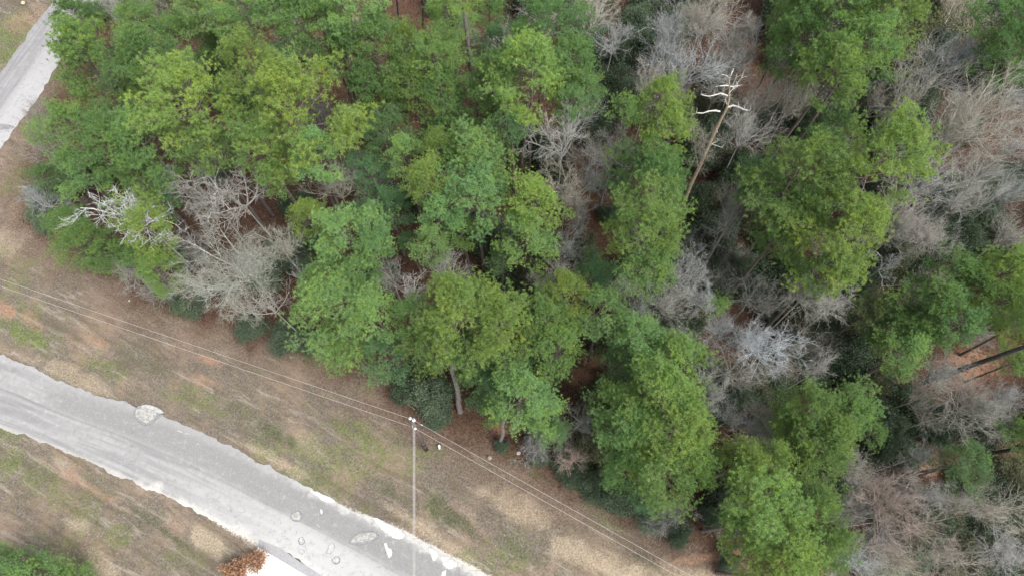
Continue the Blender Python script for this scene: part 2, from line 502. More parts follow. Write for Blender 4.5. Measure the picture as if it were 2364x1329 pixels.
def road(name, up, lo, mat, n=900, m=26, rag=0.34, seed=1, z0=0.0):
    A = resample(up, n); B = match_edge(A, lo)
    t = np.linspace(0, 1, m)[None, :, None]
    G_ = A[:, None, :] * (1 - t) + B[:, None, :] * t
    W = (B - A); W /= np.linalg.norm(W, axis=1)[:, None] + 1e-9
    for side, s in ((0, 1), (m - 1, -1)):
        e_ = G_[:, side, :]
        j = (fbm(e_[:, 0], e_[:, 1], 0.9, seed, 4) - 0.5) * 2 * rag
        G_[:, side, :] += W * j[:, None]
    z = z0 + 0.03 * np.sin(np.linspace(0, math.pi, m))[None, :] * np.ones((n, 1))
    v = np.concatenate([G_, z[:, :, None]], -1).reshape(-1, 3)
    id_ = np.arange(n * m).reshape(n, m)
    f = np.stack([id_[:-1, :-1], id_[1:, :-1], id_[1:, 1:], id_[:-1, 1:]], -1).reshape(-1, 4)
    me = bpy.data.meshes.new(name)
    me.from_pydata(v.tolist(), [], f.tolist())
    me.update()
    if me.polygons[len(f) // 2].normal.z < 0:
        me.flip_normals()
    L = np.r_[0, np.cumsum(np.hypot(*np.diff(A, axis=0).T))]
    at = me.attributes.new('lane', 'FLOAT_VECTOR', 'POINT')
    uv = np.stack([np.repeat(L[:, None], m, 1), np.repeat(np.linspace(0, 1, m)[None], n, 0), np.zeros((n, m))], -1)
    at.data.foreach_set('vector', uv.astype(np.float32).ravel())
    me.materials.append(mat)
    o = link(name, me)
    return o, A, B

def asphalt(name, light, darkc, band=None, dark_from=None):
    m, n, l, out = new_mat(name)
    ln = attr(n, 'lane').outputs['Vector']
    sp = n.new('ShaderNodeSeparateXYZ'); l.new(ln, sp.inputs[0])
    cb = n.new('ShaderNodeCombineXYZ')
    l.new(math_(n, l, 'MULTIPLY', sp.outputs[0], 0.07), cb.inputs[0])
    l.new(math_(n, l, 'MULTIPLY', sp.outputs[1], 6.5), cb.inputs[1])
    streak = noise(n, l, 1.6, 5, cb.outputs[0], 0.6)
    pos = objpos(n, l)
    mot = noise(n, l, 0.55, 6, pos, 0.65)
    fine = noise(n, l, 9, 5, pos, 0.75)
    spk = noise(n, l, 30, 2, pos, 0.6)
    col = mixc(n, l, darkc, light, ramp(n, l, streak, 0.34, 0.62))
    col = mixc(n, l, col, tuple(q * 0.82 for q in light), math_(n, l, 'MULTIPLY', ramp(n, l, mot, 0.45, 0.62), 0.6))
    if band:
        # darker newer surfacing on the wood side of the crown line
        wob = math_(n, l, 'MULTIPLY', math_(n, l, 'SUBTRACT', mot, 0.5), 0.25)
        v = math_(n, l, 'ADD', sp.outputs[1], wob)
        s = ramp(n, l, v, band[1], band[0])
        s = math_(n, l, 'MULTIPLY', s, ramp(n, l, sp.outputs[0], dark_from, dark_from + 4.0))
        col = mixc(n, l, col, mixc(n, l, tuple(q * 0.62 for q in light), tuple(q * 0.82 for q in light), ramp(n, l, fine, 0.35, 0.65)), math_(n, l, 'MULTIPLY', s, 0.85))
        # the dark seam along the middle
        dv = math_(n, l, 'ABSOLUTE', math_(n, l, 'SUBTRACT', math_(n, l, 'ADD', sp.outputs[1], math_(n, l, 'MULTIPLY', wob, 0.15)), band[1] - 0.02), 0)
        seam = math_(n, l, 'MULTIPLY', ramp(n, l, dv, 0.028, 0.004), ramp(n, l, fine, 0.35, 0.6))
        col = mixc(n, l, col, tuple(q * 0.5 for q in light), math_(n, l, 'MULTIPLY', seam, 0.65))
        # pale worn strip along the far edge
        ed = ramp(n, l, sp.outputs[1], 0.16, 0.02)
        col = mixc(n, l, col, tuple(min(1, q * 1.05) for q in light), math_(n, l, 'MULTIPLY', ed, 0.6))
    if band:
        wv2 = math_(n, l, 'ADD', sp.outputs[1], math_(n, l, 'MULTIPLY', math_(n, l, 'SUBTRACT', mot, 0.5), 0.55))
        dust = math_(n, l, 'MULTIPLY', ramp(n, l, wv2, 0.13, 0.03), ramp(n, l, sp.outputs[0], 33.0, 48.0))
        col = mixc(n, l, col, (0.46, 0.45, 0.43), math_(n, l, 'MULTIPLY', dust, 0.8))
        dust2 = math_(n, l, 'MULTIPLY', ramp(n, l, wv2, 0.88, 0.98), ramp(n, l, sp.outputs[0], 22.0, 30.0))
        col = mixc(n, l, col, (0.50, 0.49, 0.46), math_(n, l, 'MULTIPLY', dust2, 0.7))
    ew = ramp(n, l, math_(n, l, 'ADD', sp.outputs[1], math_(n, l, 'MULTIPLY', fine, 0.06)), 0.96, 1.02)
    col = mixc(n, l, col, (0.50, 0.47, 0.43), math_(n, l, 'MULTIPLY', ew, 0.3))
    col = mixc(n, l, col, tuple(q * 1.42 for q in light), math_(n, l, 'MULTIPLY', math_(n, l, 'MULTIPLY', ramp(n, l, sp.outputs[0], 26.0, 44.0), ramp(n, l, math_(n, l, 'ADD', sp.outputs[1], math_(n, l, 'MULTIPLY', mot, 0.3)), 0.55, 0.8)), 0.75))
    blot = noise(n, l, 2.2, 6, pos, 0.75, 0.5)
    col = mixc(n, l, col, tuple(q * 0.66 for q in light), math_(n, l, 'MULTIPLY', ramp(n, l, blot, 0.5, 0.68), 0.55))
    col = mixc(n, l, col, tuple(q * 1.35 for q in light), math_(n, l, 'MULTIPLY', ramp(n, l, blot, 0.46, 0.32), 0.4))
    vo = n.new('ShaderNodeTexVoronoi'); vo.feature = 'DISTANCE_TO_EDGE'; vo.inputs['Scale'].default_value = 0.55
    wv = n.new('ShaderNodeVectorMath'); wv.operation = 'ADD'
    nv = n.new('ShaderNodeTexNoise'); nv.inputs['Scale'].default_value = 1.4; nv.inputs['Detail'].default_value = 5
    l.new(pos, nv.inputs['Vector']); l.new(pos, wv.inputs[0]); l.new(nv.outputs['Color'], wv.inputs[1]); l.new(wv.outputs[0], vo.inputs['Vector'])
    crk = math_(n, l, 'MULTIPLY', ramp(n, l, vo.outputs['Distance'], 0.016, 0.0), ramp(n, l, mot, 0.5, 0.6))
    col = mixc(n, l, col, tuple(q * 0.45 for q in light), math_(n, l, 'MULTIPLY', crk, 0.5))
    col = mixc(n, l, col, (0.6, 0.6, 0.6), math_(n, l, 'MULTIPLY', ramp(n, l, fine, 0.62, 0.74), 0.6))
    col = mixc(n, l, col, tuple(q * 0.7 for q in light), math_(n, l, 'MULTIPLY', ramp(n, l, spk, 0.55, 0.75), 0.35))
    b = n.new('ShaderNodeBsdfPrincipled')
    b.inputs['Roughness'].default_value = 0.95
    b.inputs['Specular IOR Level'].default_value = 0.25
    l.new(col, b.inputs['Base Color'])
    bp = n.new('ShaderNodeBump'); bp.inputs['Strength'].default_value = 0.35; bp.inputs['Distance'].default_value = 0.02
    l.new(spk, bp.inputs['Height']); l.new(bp.outputs[0], b.inputs['Normal'])
    l.new(b.outputs[0], out.inputs[0])
    return m

M_ASPH = asphalt('worn_asphalt', (0.30, 0.298, 0.297), (0.20, 0.20, 0.205), (0.40, 0.50), 14.0)
M_ASPH2 = asphalt('pale_asphalt', (0.27, 0.266, 0.27), (0.20, 0.198, 0.205))
main_road, RA, RB = road('road', road_up, road_lo, M_ASPH, seed=61)
tag(main_road, 'pale worn asphalt road with pothole patches crossing the lower left', kind='structure')
side_road, _, _ = road('side_road', side_l, side_r, M_ASPH2, n=500, seed=67)
tag(side_road, 'pale grey side road cutting the upper left corner', kind='structure')

def sheet(name, outline, mat, z, parent=None, thick=0.0, rag=0.06, sub=6, seed=5, smooth=True):
    """a flat uneven patch lying on a surface"""
    p = np.array(outline); m_ = len(p)
    pts = []
    for i in range(m_):
        p0, p1, p2, p3 = p[i - 1], p[i], p[(i + 1) % m_], p[(i + 2) % m_]
        for k in range(sub):
            t = k / sub
            if smooth:
                q = 0.5 * ((2 * p1) + (-p0 + p2) * t + (2 * p0 - 5 * p1 + 4 * p2 - p3) * t * t + (-p0 + 3 * p1 - 3 * p2 + p3) * t ** 3)
            else:
                q = p1 * (1 - t) + p2 * t
            pts.append(q)
    pts = np.array(pts)
    c = pts.mean(0)
    j = (fbm(pts[:, 0], pts[:, 1], 0.35, seed, 3) - 0.5) * 2 * rag
    dirs = (pts - c) / (np.linalg.norm(pts - c, axis=1)[:, None] + 1e-6)
    pts = pts + dirs * j[:, None]
    if np.cross(pts[1] - pts[0], c - pts[0]) < 0:
        pts = pts[::-1]
    n_ = len(pts)
    v = [(c[0], c[1], z + thick)] + [(q[0], q[1], z + thick) for q in pts]
    f = [(0, 1 + i, 1 + (i + 1) % n_) for i in range(n_)]
    feather = mat.name in ('white_caliche', 'pale_fill', 'tar_rim', 'pothole_fill')
    if feather:
        thick = 0
        v = [(c[0], c[1], z)]
        ew_ = min(0.45, 0.6 * np.linalg.norm(pts - c, axis=1).min())
        dd_ = c - pts; dd_ = dd_ / (np.linalg.norm(dd_, axis=1)[:, None] + 1e-6)
        if mat.name not in ('white_caliche', 'pale_fill'): ew_ = min(ew_, 0.10)
        inn = pts + dd_ * ew_
        outr = pts - dd_ * ew_ * 0.6
        v += [(q[0], q[1], z) for q in inn] + [(q[0], q[1], z) for q in outr]
        f += [(1 + i, 1 + n_ + i, 1 + n_ + (i + 1) % n_) for i in range(n_)] + [(1 + i, 1 + n_ + (i + 1) % n_, 1 + (i + 1) % n_) for i in range(n_)]
    if thick > 0:
        v += [(q[0] + dirs[0][0] * 0, q[1], z) for q in pts]
        f += [(1 + i, 1 + n_ + i, 1 + n_ + (i + 1) % n_) for i in range(n_)] + [(1 + i, 1 + n_ + (i + 1) % n_, 1 + (i + 1) % n_) for i in range(n_)]
    me = bpy.data.meshes.new(name)
    me.from_pydata([tuple(map(float, q)) for q in v], [], f)
    me.update()
    if feather:
        me.attributes.new('solid', 'FLOAT', 'POINT').data.foreach_set('value', [1.0] * (1 + n_) + [0.0] * n_)
    me.materials.append(mat)
    return link(name, me, parent)

def patch_mat(name, c0, c1, sc=5, feather=False):
    m, n, l, out = new_mat(name)
    nz = noise(n, l, sc, 6, objpos(n, l), 0.7)
    b = n.new('ShaderNodeBsdfPrincipled'); b.inputs['Roughness'].default_value = 0.95
    l.new(mixc(n, l, c0, c1, ramp(n, l, nz, 0.36, 0.62)), b.inputs['Base Color'])
    bp = n.new('ShaderNodeBump'); bp.inputs['Strength'].default_value = 0.5; bp.inputs['Distance'].default_value = 0.03
    l.new(nz, bp.inputs['Height']); l.new(bp.outputs[0], b.inputs['Normal'])
    if feather:   # loose edge: grains thin out towards the rim
        gr = noise(n, l, 7, 6, objpos(n, l), 0.75)
        so = attr(n, 'solid').outputs['Fac']
        fac = ramp(n, l, math_(n, l, 'ADD', so, math_(n, l, 'MULTIPLY', math_(n, l, 'SUBTRACT', gr, 0.5), 1.6)), 0.25, 0.75)
        tp_ = n.new('ShaderNodeBsdfTransparent'); mx = n.new('ShaderNodeMixShader')
        l.new(fac, mx.inputs[0]); l.new(tp_.outputs[0], mx.inputs[1]); l.new(b.outputs[0], mx.inputs[2])
        l.new(mx.outputs[0], out.inputs[0])
    else:
        l.new(b.outputs[0], out.inputs[0])
    return m
M_PATCH = patch_mat('pothole_fill', (0.22, 0.215, 0.205), (0.37, 0.36, 0.345), 4, True)
M_RIM = patch_mat('tar_rim', (0.15, 0.15, 0.16), (0.26, 0.26, 0.27), 9, True)
M_WHITE = patch_mat('white_caliche', (0.38, 0.38, 0.37), (0.60, 0.60, 0.59), 3, True)
M_PALE = patch_mat('pale_fill', (0.28, 0.28, 0.275), (0.42, 0.42, 0.415), 6, True)
M_DKASPH = patch_mat('new_dark_asphalt', (0.25, 0.25, 0.26), (0.31, 0.31, 0.32), 6)
M_CONC = patch_mat('new_concrete', (0.76, 0.76, 0.75), (0.84, 0.84, 0.83), 1.5)

def ell(px, py, a_, b_, rot, n_=9, wob=0.12, seed=1):
    rr = random.Random(seed)
    out = []
    for i in range(n_):
        t = 2 * math.pi * i / n_
        q = 1 + rr.uniform(-wob, wob)
        u, v = a_ * q * math.cos(t), b_ * q * math.sin(t)
        c, s = math.cos(R(rot)), math.sin(R(rot))
        out.append((px + u * c - v * s, py + u * s + v * c))
    return out
ZR = 0.034
def rimmed(px, py, a_, b_, rot, rimw, label, mat, seed, n_=9, z=ZR):
    if rimw:
        o = sheet('pothole_rim', G(ell(px, py + 0.8, a_ + rimw, b_ + rimw, rot, n_, 0.10, seed)), M_RIM, z, main_road, rag=0.03, seed=seed)
    o = sheet('pothole_patch', G(ell(px, py, a_, b_, rot, n_, 0.14, seed)), mat, z + 0.004, main_road, thick=0.012, rag=0.04, seed=seed)
    o['label'] = label
sheet('pothole_rim', G([(308, 955), (318, 938), (340, 932), (362, 940), (370, 958), (360, 970), (345, 980), (325, 979)]), M_RIM, ZR, main_road, rag=.05)
o = sheet('pothole_patch', G([(311, 954), (322, 940), (342, 936), (358, 945), (362, 960), (352, 968), (338, 977), (322, 970)]), M_PATCH, ZR + .004, main_road, thick=.015, rag=.05)
o['label'] = 'large pale round patch at the far edge of the road'
sheet('pothole_patch', G([(325, 937), (345, 933), (372, 945), (378, 953), (366, 953), (350, 944)]), M_PALE, ZR + .02, main_road, rag=.03)
rimmed(685, 1190, 12, 11, 20, 2.2, 'small pale rounded patch near the middle of the road', M_PATCH, 3)
rimmed(742, 1181, 4.5, 7.5, 0, 0.8, 'tiny white patch beside the small rounded one', M_PALE, 4)
rimmed(840, 1240, 30, 9.5, -12, 4.5, 'long pale patch with a dark tar rim', M_PATCH, 5, 11)
rimmed(696, 1247, 7, 8, 0, 1.2, 'pale patch near the concrete driveway', M_PALE, 6)
rimmed(776, 1292, 9, 8, -20, 1.6, 'pale rounded patch near the bottom edge', M_PALE, 7)
rimmed(764, 1266, 8, 14, 30, 0, 'faint white patch above the bottom rounded one', M_PALE, 8)
rimmed(697, 1272, 8, 6, 0, 0, 'faint white smear by the driveway', M_PALE, 9)
o = sheet('pothole_patch', G([(887, 1253), (892, 1252), (897, 1262), (906, 1268), (905, 1280), (899, 1288), (894, 1278), (890, 1268)]), M_WHITE, ZR + .004, main_road, thick=.01, rag=.02)
o['label'] = 'bright white figure of eight patch'
for k, pts in enumerate(([(715, 1130), (735, 1136), (765, 1148), (776, 1158), (768, 1160), (748, 1158), (735, 1146), (722, 1138)],
                         [(862, 1192), (895, 1206), (925, 1222), (936, 1236), (926, 1244), (905, 1240), (885, 1226), (868, 1208)],
                         [(990, 1262), (1003, 1268), (1012, 1280), (1004, 1293), (997, 1288), (991, 1275)],
                         [(1018, 1280), (1040, 1286), (1058, 1300), (1048, 1312), (1032, 1314), (1020, 1302)],
                         [(1020, 1318), (1030, 1316), (1030, 1326), (1024, 1334), (1018, 1330)])):
    o = sheet('gravel_spill', G(pts), M_WHITE, ZR + .004 + k * 1e-3, main_road, thick=.008, rag=.10, seed=80 + k)
    o['label'] = ('thin white gravel spill at the far edge', 'largest white gravel spill at the far edge', 'narrow white gravel spill left of the big round one',
                  'round white gravel spill near the bottom edge', 'small white gravel spill at the very bottom')[k]
for k, pts in enumerate(([(410, 992), (420, 995), (421, 998), (411, 995)], [(427, 998), (438, 1000), (438, 1003), (428, 1001)])):
    sheet('paint_fleck', G(pts), M_PALE, ZR + .006, main_road, rag=0, seed=9)['label'] = 'short white fleck near the far edge of the road'
o = sheet('tar_spot', G(ell(304, 1029, 3.4, 2.8, 0, 8, .15, 12)), M_RIM, ZR + .004, main_road, rag=.02)
o['label'] = 'small dark tar spot on the near lane'
for k, pts in enumerate(([(0 - 6, 287), (28, 290), (30, 297), (-6, 300)], [(146, 52), (180, 58), (190, 66), (150, 60)])):
    o = sheet('tar_joint', G(pts), M_RIM, ZR + .004, side_road, rag=.08, seed=30 + k)
    o['label'] = ('dark tar joint crossing the side road near the left edge', 'dark tar joint half hidden by the corner pine')[k]

apron = sheet('asphalt_apron', G([(597, 1242), (603, 1246), (640, 1262), (665, 1276), (690, 1294), (715, 1310), (760, 1340), (740, 1350), (711, 1331), (655, 1297), (598, 1264)]), M_DKASPH, 0.036, smooth=False, rag=.05)
tag(apron, 'dark narrow asphalt strip between the road and the white driveway', kind='structure')
drv = G([(597, 1262), (900, 1443), (820, 1575), (445, 1490)])
drive = sheet('driveway', drv, M_CONC, -0.02, thick=0.07, smooth=False, rag=0.0, sub=2)
tag(drive, 'bright white concrete driveway slab at the bottom edge', kind='structure')

# ---------------------------------------------------------------- loose ground cover (stuff)
def scatter_blades(name, n_pts, xr, yr, keep, colour_fn, size, width, flat, label, seed):
    g = np.random.default_rng(seed)
    x = g.uniform(*xr, n_pts); y = g.uniform(*yr, n_pts)
    k = ground_masks(x, y)
    m = keep(x, y, k, g)
    x, y = x[m], y[m]; k = {q: v[m] for q, v in k.items()}
    z = ground_z(x, y, k)
    n_ = len(x)
    d = g.normal(size=(n_, 3)); d[:, 2] = np.abs(d[:, 2]) * (1 - flat) + 0.15
    d /= np.linalg.norm(d, axis=1)[:, None]
    L = g.uniform(*size, n_)
    s = np.cross(d, g.normal(size=(n_, 3))); s /= np.linalg.norm(s, axis=1)[:, None] + 1e-9
    c = np.stack([x, y, z + 0.01], -1)
    w = width * g.uniform(0.6, 1.4, n_)[:, None]
    V = np.stack([c + s * w, c - s * w, c + d * L[:, None]], 1).reshape(-1, 3).astype(np.float32)
    cols = colour_fn(x, y, k, g)
    me = bpy.data.meshes.new(name)
    me.vertices.add(len(V)); me.vertices.foreach_set('co', V.ravel())
    me.loops.add(len(V)); me.loops.foreach_set('vertex_index', np.arange(len(V), dtype=np.int32))
    me.polygons.add(n_)
    me.polygons.foreach_set('loop_start', np.arange(n_, dtype=np.int32) * 3)
    me.polygons.foreach_set('loop_total', np.full(n_, 3, np.int32))
    at = me.attributes.new('col', 'FLOAT_COLOR', 'POINT')
    at.data.foreach_set('color', np.repeat(np.concatenate([cols, np.ones((n_, 1))], 1), 3, 0).astype(np.float32).ravel())
    me.update(calc_edges=True)
    mt, n2, l2, out = new_mat(name + '_blades')
    b = n2.new('ShaderNodeBsdfPrincipled'); b.inputs['Roughness'].default_value = 0.9
    b.inputs['Specular IOR Level'].default_value = 0.1
    l2.new(attr(n2, 'col').outputs['Color'], b.inputs['Base Color'])
    tr = n2.new('ShaderNodeBsdfTranslucent'); l2.new(attr(n2, 'col').outputs['Color'], tr.inputs['Color'])
    mx = n2.new('ShaderNodeMixShader'); mx.inputs[0].default_value = 0.25
    l2.new(b.outputs[0], mx.inputs[1]); l2.new(tr.outputs[0], mx.inputs[2]); l2.new(mx.outputs[0], out.inputs[0])
    me.materials.append(mt)
    return tag(link(name, me), label, 'grass' if 'grass' in name else 'leaf litter', kind='stuff')

def pick(g, n_, a, b):
    t = g.random((n_, 1))
    return np.array(a) * (1 - t) + np.array(b) * t

def grass_keep(x, y, k, g):
    gr, gn, dk, cl, pl = ground_cover(x, y, k)
    return (k['litter'] < 0.7) & (k['drd'] > 0.15) & (k['dsd'] > 0.15) & (g.random(len(x)) > np.clip(gr * 1.3, 0, .97)) & ~inside_poly(x, y, slab_area) & (g.random(len(x)) > cl * 0.8)
def grass_col(x, y, k, g):
    gr, gn, dk, cl, pl = ground_cover(x, y, k)
    n_ = len(x)
    c = pick(g, n_, (0.102, 0.085, 0.070), (0.245, 0.208, 0.168))
    ca, sa = math.cos(R(-28)), math.sin(R(-28))
    u_, v_ = x * ca + y * sa, -x * sa + y * ca
    patch = fbm(u_ * 0.3, v_, 0.9, 71, 5)
    c = c * (0.62 + 0.85 * sstep(0.38, 0.62, patch))[:, None]
    so = (k['dl'] < k['du']) & (g.random(n_) < 0.55)
    c = np.where(so[:, None], pick(g, n_, (0.18, 0.17, 0.10), (0.38, 0.36, 0.25)), c)
    w2 = sstep(0.54, 0.66, fbm(x, y, 1.9, 73, 5)) * np.where(k['dl'] < k['du'], .8, .35)
    c = np.where((g.random(n_) < w2)[:, None], pick(g, n_, (0.34, 0.31, 0.26), (0.52, 0.48, 0.42)), c)
    gm = sstep(0.55, 0.66, fbm(x, y, 2.6, 75, 5)) * 0.6
    c = np.where((g.random(n_) < gm)[:, None], pick(g, n_, (0.10, 0.13, 0.05), (0.20, 0.23, 0.10)), c)
    c = np.where((g.random(n_) < pl * 0.8)[:, None], pick(g, n_, (0.34, 0.27, 0.19), (0.54, 0.44, 0.32)), c)
    c = np.where((g.random(n_) < k['needles'] * 0.7)[:, None], pick(g, n_, (0.088, 0.063, 0.048), (0.20, 0.142, 0.108)), c)
    c = np.where((g.random(n_) < 0.12 + gn * 0.8)[:, None], pick(g, n_, (0.075, 0.11, 0.035), (0.16, 0.21, 0.07)), c)
    c = np.where((g.random(n_) < dk * 0.9)[:, None], pick(g, n_, (0.05, 0.065, 0.03), (0.12, 0.13, 0.07)), c)
    return c
scatter_blades('dry_grass', 420000, (-66, 48), (-8, 66), grass_keep, grass_col, (0.06, 0.20), 0.018, 0.6,
               'short dry tan grass with green tufts covering the verges', 5)
def lit_keep(x, y, k, g):
    return g.random(len(x)) < k['litter']
def lit_col(x, y, k, g):
    gr, gn, dk, cl, pl = ground_cover(x, y, k)
    n_ = len(x)
    c = pick(g, n_, (0.065, 0.035, 0.025), (0.17, 0.085, 0.055))
    c = np.where((g.random(n_) < cl * 0.8)[:, None], pick(g, n_, (0.28, 0.15, 0.095), (0.44, 0.27, 0.18)), c)
    c = np.where((g.random(n_) < 0.18)[:, None], pick(g, n_, (0.05, 0.08, 0.04), (0.09, 0.13, 0.07)), c)
    return c
scatter_blades('leaf_litter', 260000, (-66, 66), (-8, 70), lit_keep, lit_col, (0.10, 0.22), 0.05, 0.75,
               'rust brown fallen needles and leaves on the wood floor', 6)

# ---------------------------------------------------------------- tree builders
def unit(v):
    return v / (np.linalg.norm(v) + 1e-9)

def tufts(mb, C, D, n_, length, width, g, tint, mat=0, spread=0.9):
    """needle tufts: n_ needles fanning from every centre C along D"""
    N = len(C)
    d = D[:, None, :] * (1 - spread * 0.35) + g.normal(size=(N, n_, 3)) * spread
    d /= np.linalg.norm(d, axis=2)[..., None]
    L = length * g.uniform(0.7, 1.15, (N, n_, 1))
    s = np.cross(d, g.normal(size=(N, n_, 3))); s /= np.linalg.norm(s, axis=2)[..., None] + 1e-9
    c = C[:, None, :] + d * 0.02
    V = np.stack([c + s * width, c - s * width, c + d * L], 2).reshape(-1, 3)
    f = np.arange(len(V)).reshape(-1, 3)
    mb.add(V, f, mat, np.repeat(tint, n_ * 3))

def pine_crown(seed, rad=3.0, length=7.0, n_limb=40, dens=1.0, conic=0.5):
    """crown of a southern pine, origin at the lowest live limb; material 0 needles, 1 bark"""
    g = np.random.default_rng(seed)
    mb = MB()
    top = length
    wob = g.normal(size=(2,)) * 0.25
    axis = lambda z: np.array([wob[0] * (z / top) ** 2, wob[1] * (z / top) ** 2, z])
    mb.tube([axis(z) for z in np.linspace(0, top * 0.96, 8)], np.linspace(0.11, 0.02, 8), 6, 1)
    lob = g.uniform(0, 6.28, 3)
    C, D, T = [], [], []
    for i in range(n_limb):
        t = ((i + g.uniform(0, 0.9)) / n_limb) ** 0.85
        z0 = t * top * 0.93
        az = i * 2.39996 + g.normal() * 0.35
        prof = (1 - t ** (1.5 + conic)) ** 0.62 * (0.72 + 0.28 * math.sin(min(1, t * 3) * math.pi / 2))
        asym = 1 + 0.22 * math.sin(az + lob[0]) + 0.14 * math.sin(2 * az + lob[1])
        L = rad * prof * asym * g.uniform(0.72, 1.12) + 0.25
        el = R(g.uniform(2, 22) + 48 * t ** 2)
        d = np.array([math.cos(az) * math.cos(el), math.sin(az) * math.cos(el), math.sin(el)])
        b0 = axis(z0)
        n_s = 5
        pts = [b0]
        cur = d.copy()
        for k in range(n_s):
            cur = unit(cur + np.array([g.normal() * .10, g.normal() * .10, 0.07 + 0.05 * g.normal()]))
            pts.append(pts[-1] + cur * L / n_s)
        pts = np.array(pts)
        mb.tube(pts, np.linspace(0.045, 0.012, len(pts)), 4, 1)
        n_b = max(3, int((2.2 + L * 1.9) * dens))
        ltint = g.uniform(0.25, 0.75)
        for b in range(n_b):
            u = 1 - (b / n_b) ** 1.15 * 0.58
            q = u * n_s; k = min(int(q), n_s - 1)
            p = pts[k] + (pts[k + 1] - pts[k]) * (q - k)
            out = unit(pts[k + 1] - pts[k])
            sd_ = unit(np.cross(out, [0, 0, 1])) * (1 if b % 2 else -1)
            bl = g.uniform(0.35, 0.85) * (0.55 + 0.45 * L / rad)
            bd = unit(out * (0.5 if b else 1.3) + sd_ * g.uniform(0.4, 1.0) * (1 if b else 0.2) + np.array([0, 0, g.uniform(0.1, 0.5)]))
            e_ = p + bd * bl
            mb.tube([p, (p + e_) / 2 + [0, 0, -0.03], e_], [0.016, 0.012, 0.006], 3, 1)
            n_t = int(g.integers(8, 12) * dens)
            pt = np.clip(ltint + g.normal() * 0.16, 0, 1)
            puff = g.uniform(0.75, 1.3)
            for _ in range(n_t):
                r_ = g.normal(size=3) * np.array([0.25, 0.25, 0.18]) * puff
                back = g.uniform(0, 0.75)
                C.append(e_ - bd * bl * back * 0.7 + r_ * (1 - back * 0.3))
                D.append(unit(bd * 0.4 + r_ * 1.2 + np.array([0, 0, 0.8])))
                T.append(np.clip(pt + g.normal() * 0.15, 0, 1))
    for _ in range(14):
        C.append(axis(top) + g.normal(size=3) * [0.2, 0.2, 0.25]); D.append(unit(np.array([g.normal() * .3, g.normal() * .3, 1]))); T.append(0.7)
    tufts(mb, np.array(C), np.array(D), 22, 0.175, 0.0125, g, np.array(T))
    return mb.mesh('pine_crown', [M_NEEDLE, M_PBARK])

def twigs(mb, P0, P1, w, g, tint):
    """last twigs as slender three-cornered slivers"""
    d = P1 - P0
    s = np.cross(d, g.normal(size=d.shape)); s /= np.linalg.norm(s, axis=1)[:, None] + 1e-9
    s2 = np.cross(d, s); s2 /= np.linalg.norm(s2, axis=1)[:, None] + 1e-9
    w = w[:, None]
    V = np.stack([P0 + s * w, P0 - s * w * 0.5 + s2 * w * .87, P0 - s * w * 0.5 - s2 * w * .87, P1], 1).reshape(-1, 3)
    b = np.arange(len(P0))[:, None, None] * 4
    f = (np.array([[0, 1, 3], [1, 2, 3], [2, 0, 3]])[None] + b).reshape(-1, 3)
    mb.add(V, f, 0, np.repeat(tint, 4))

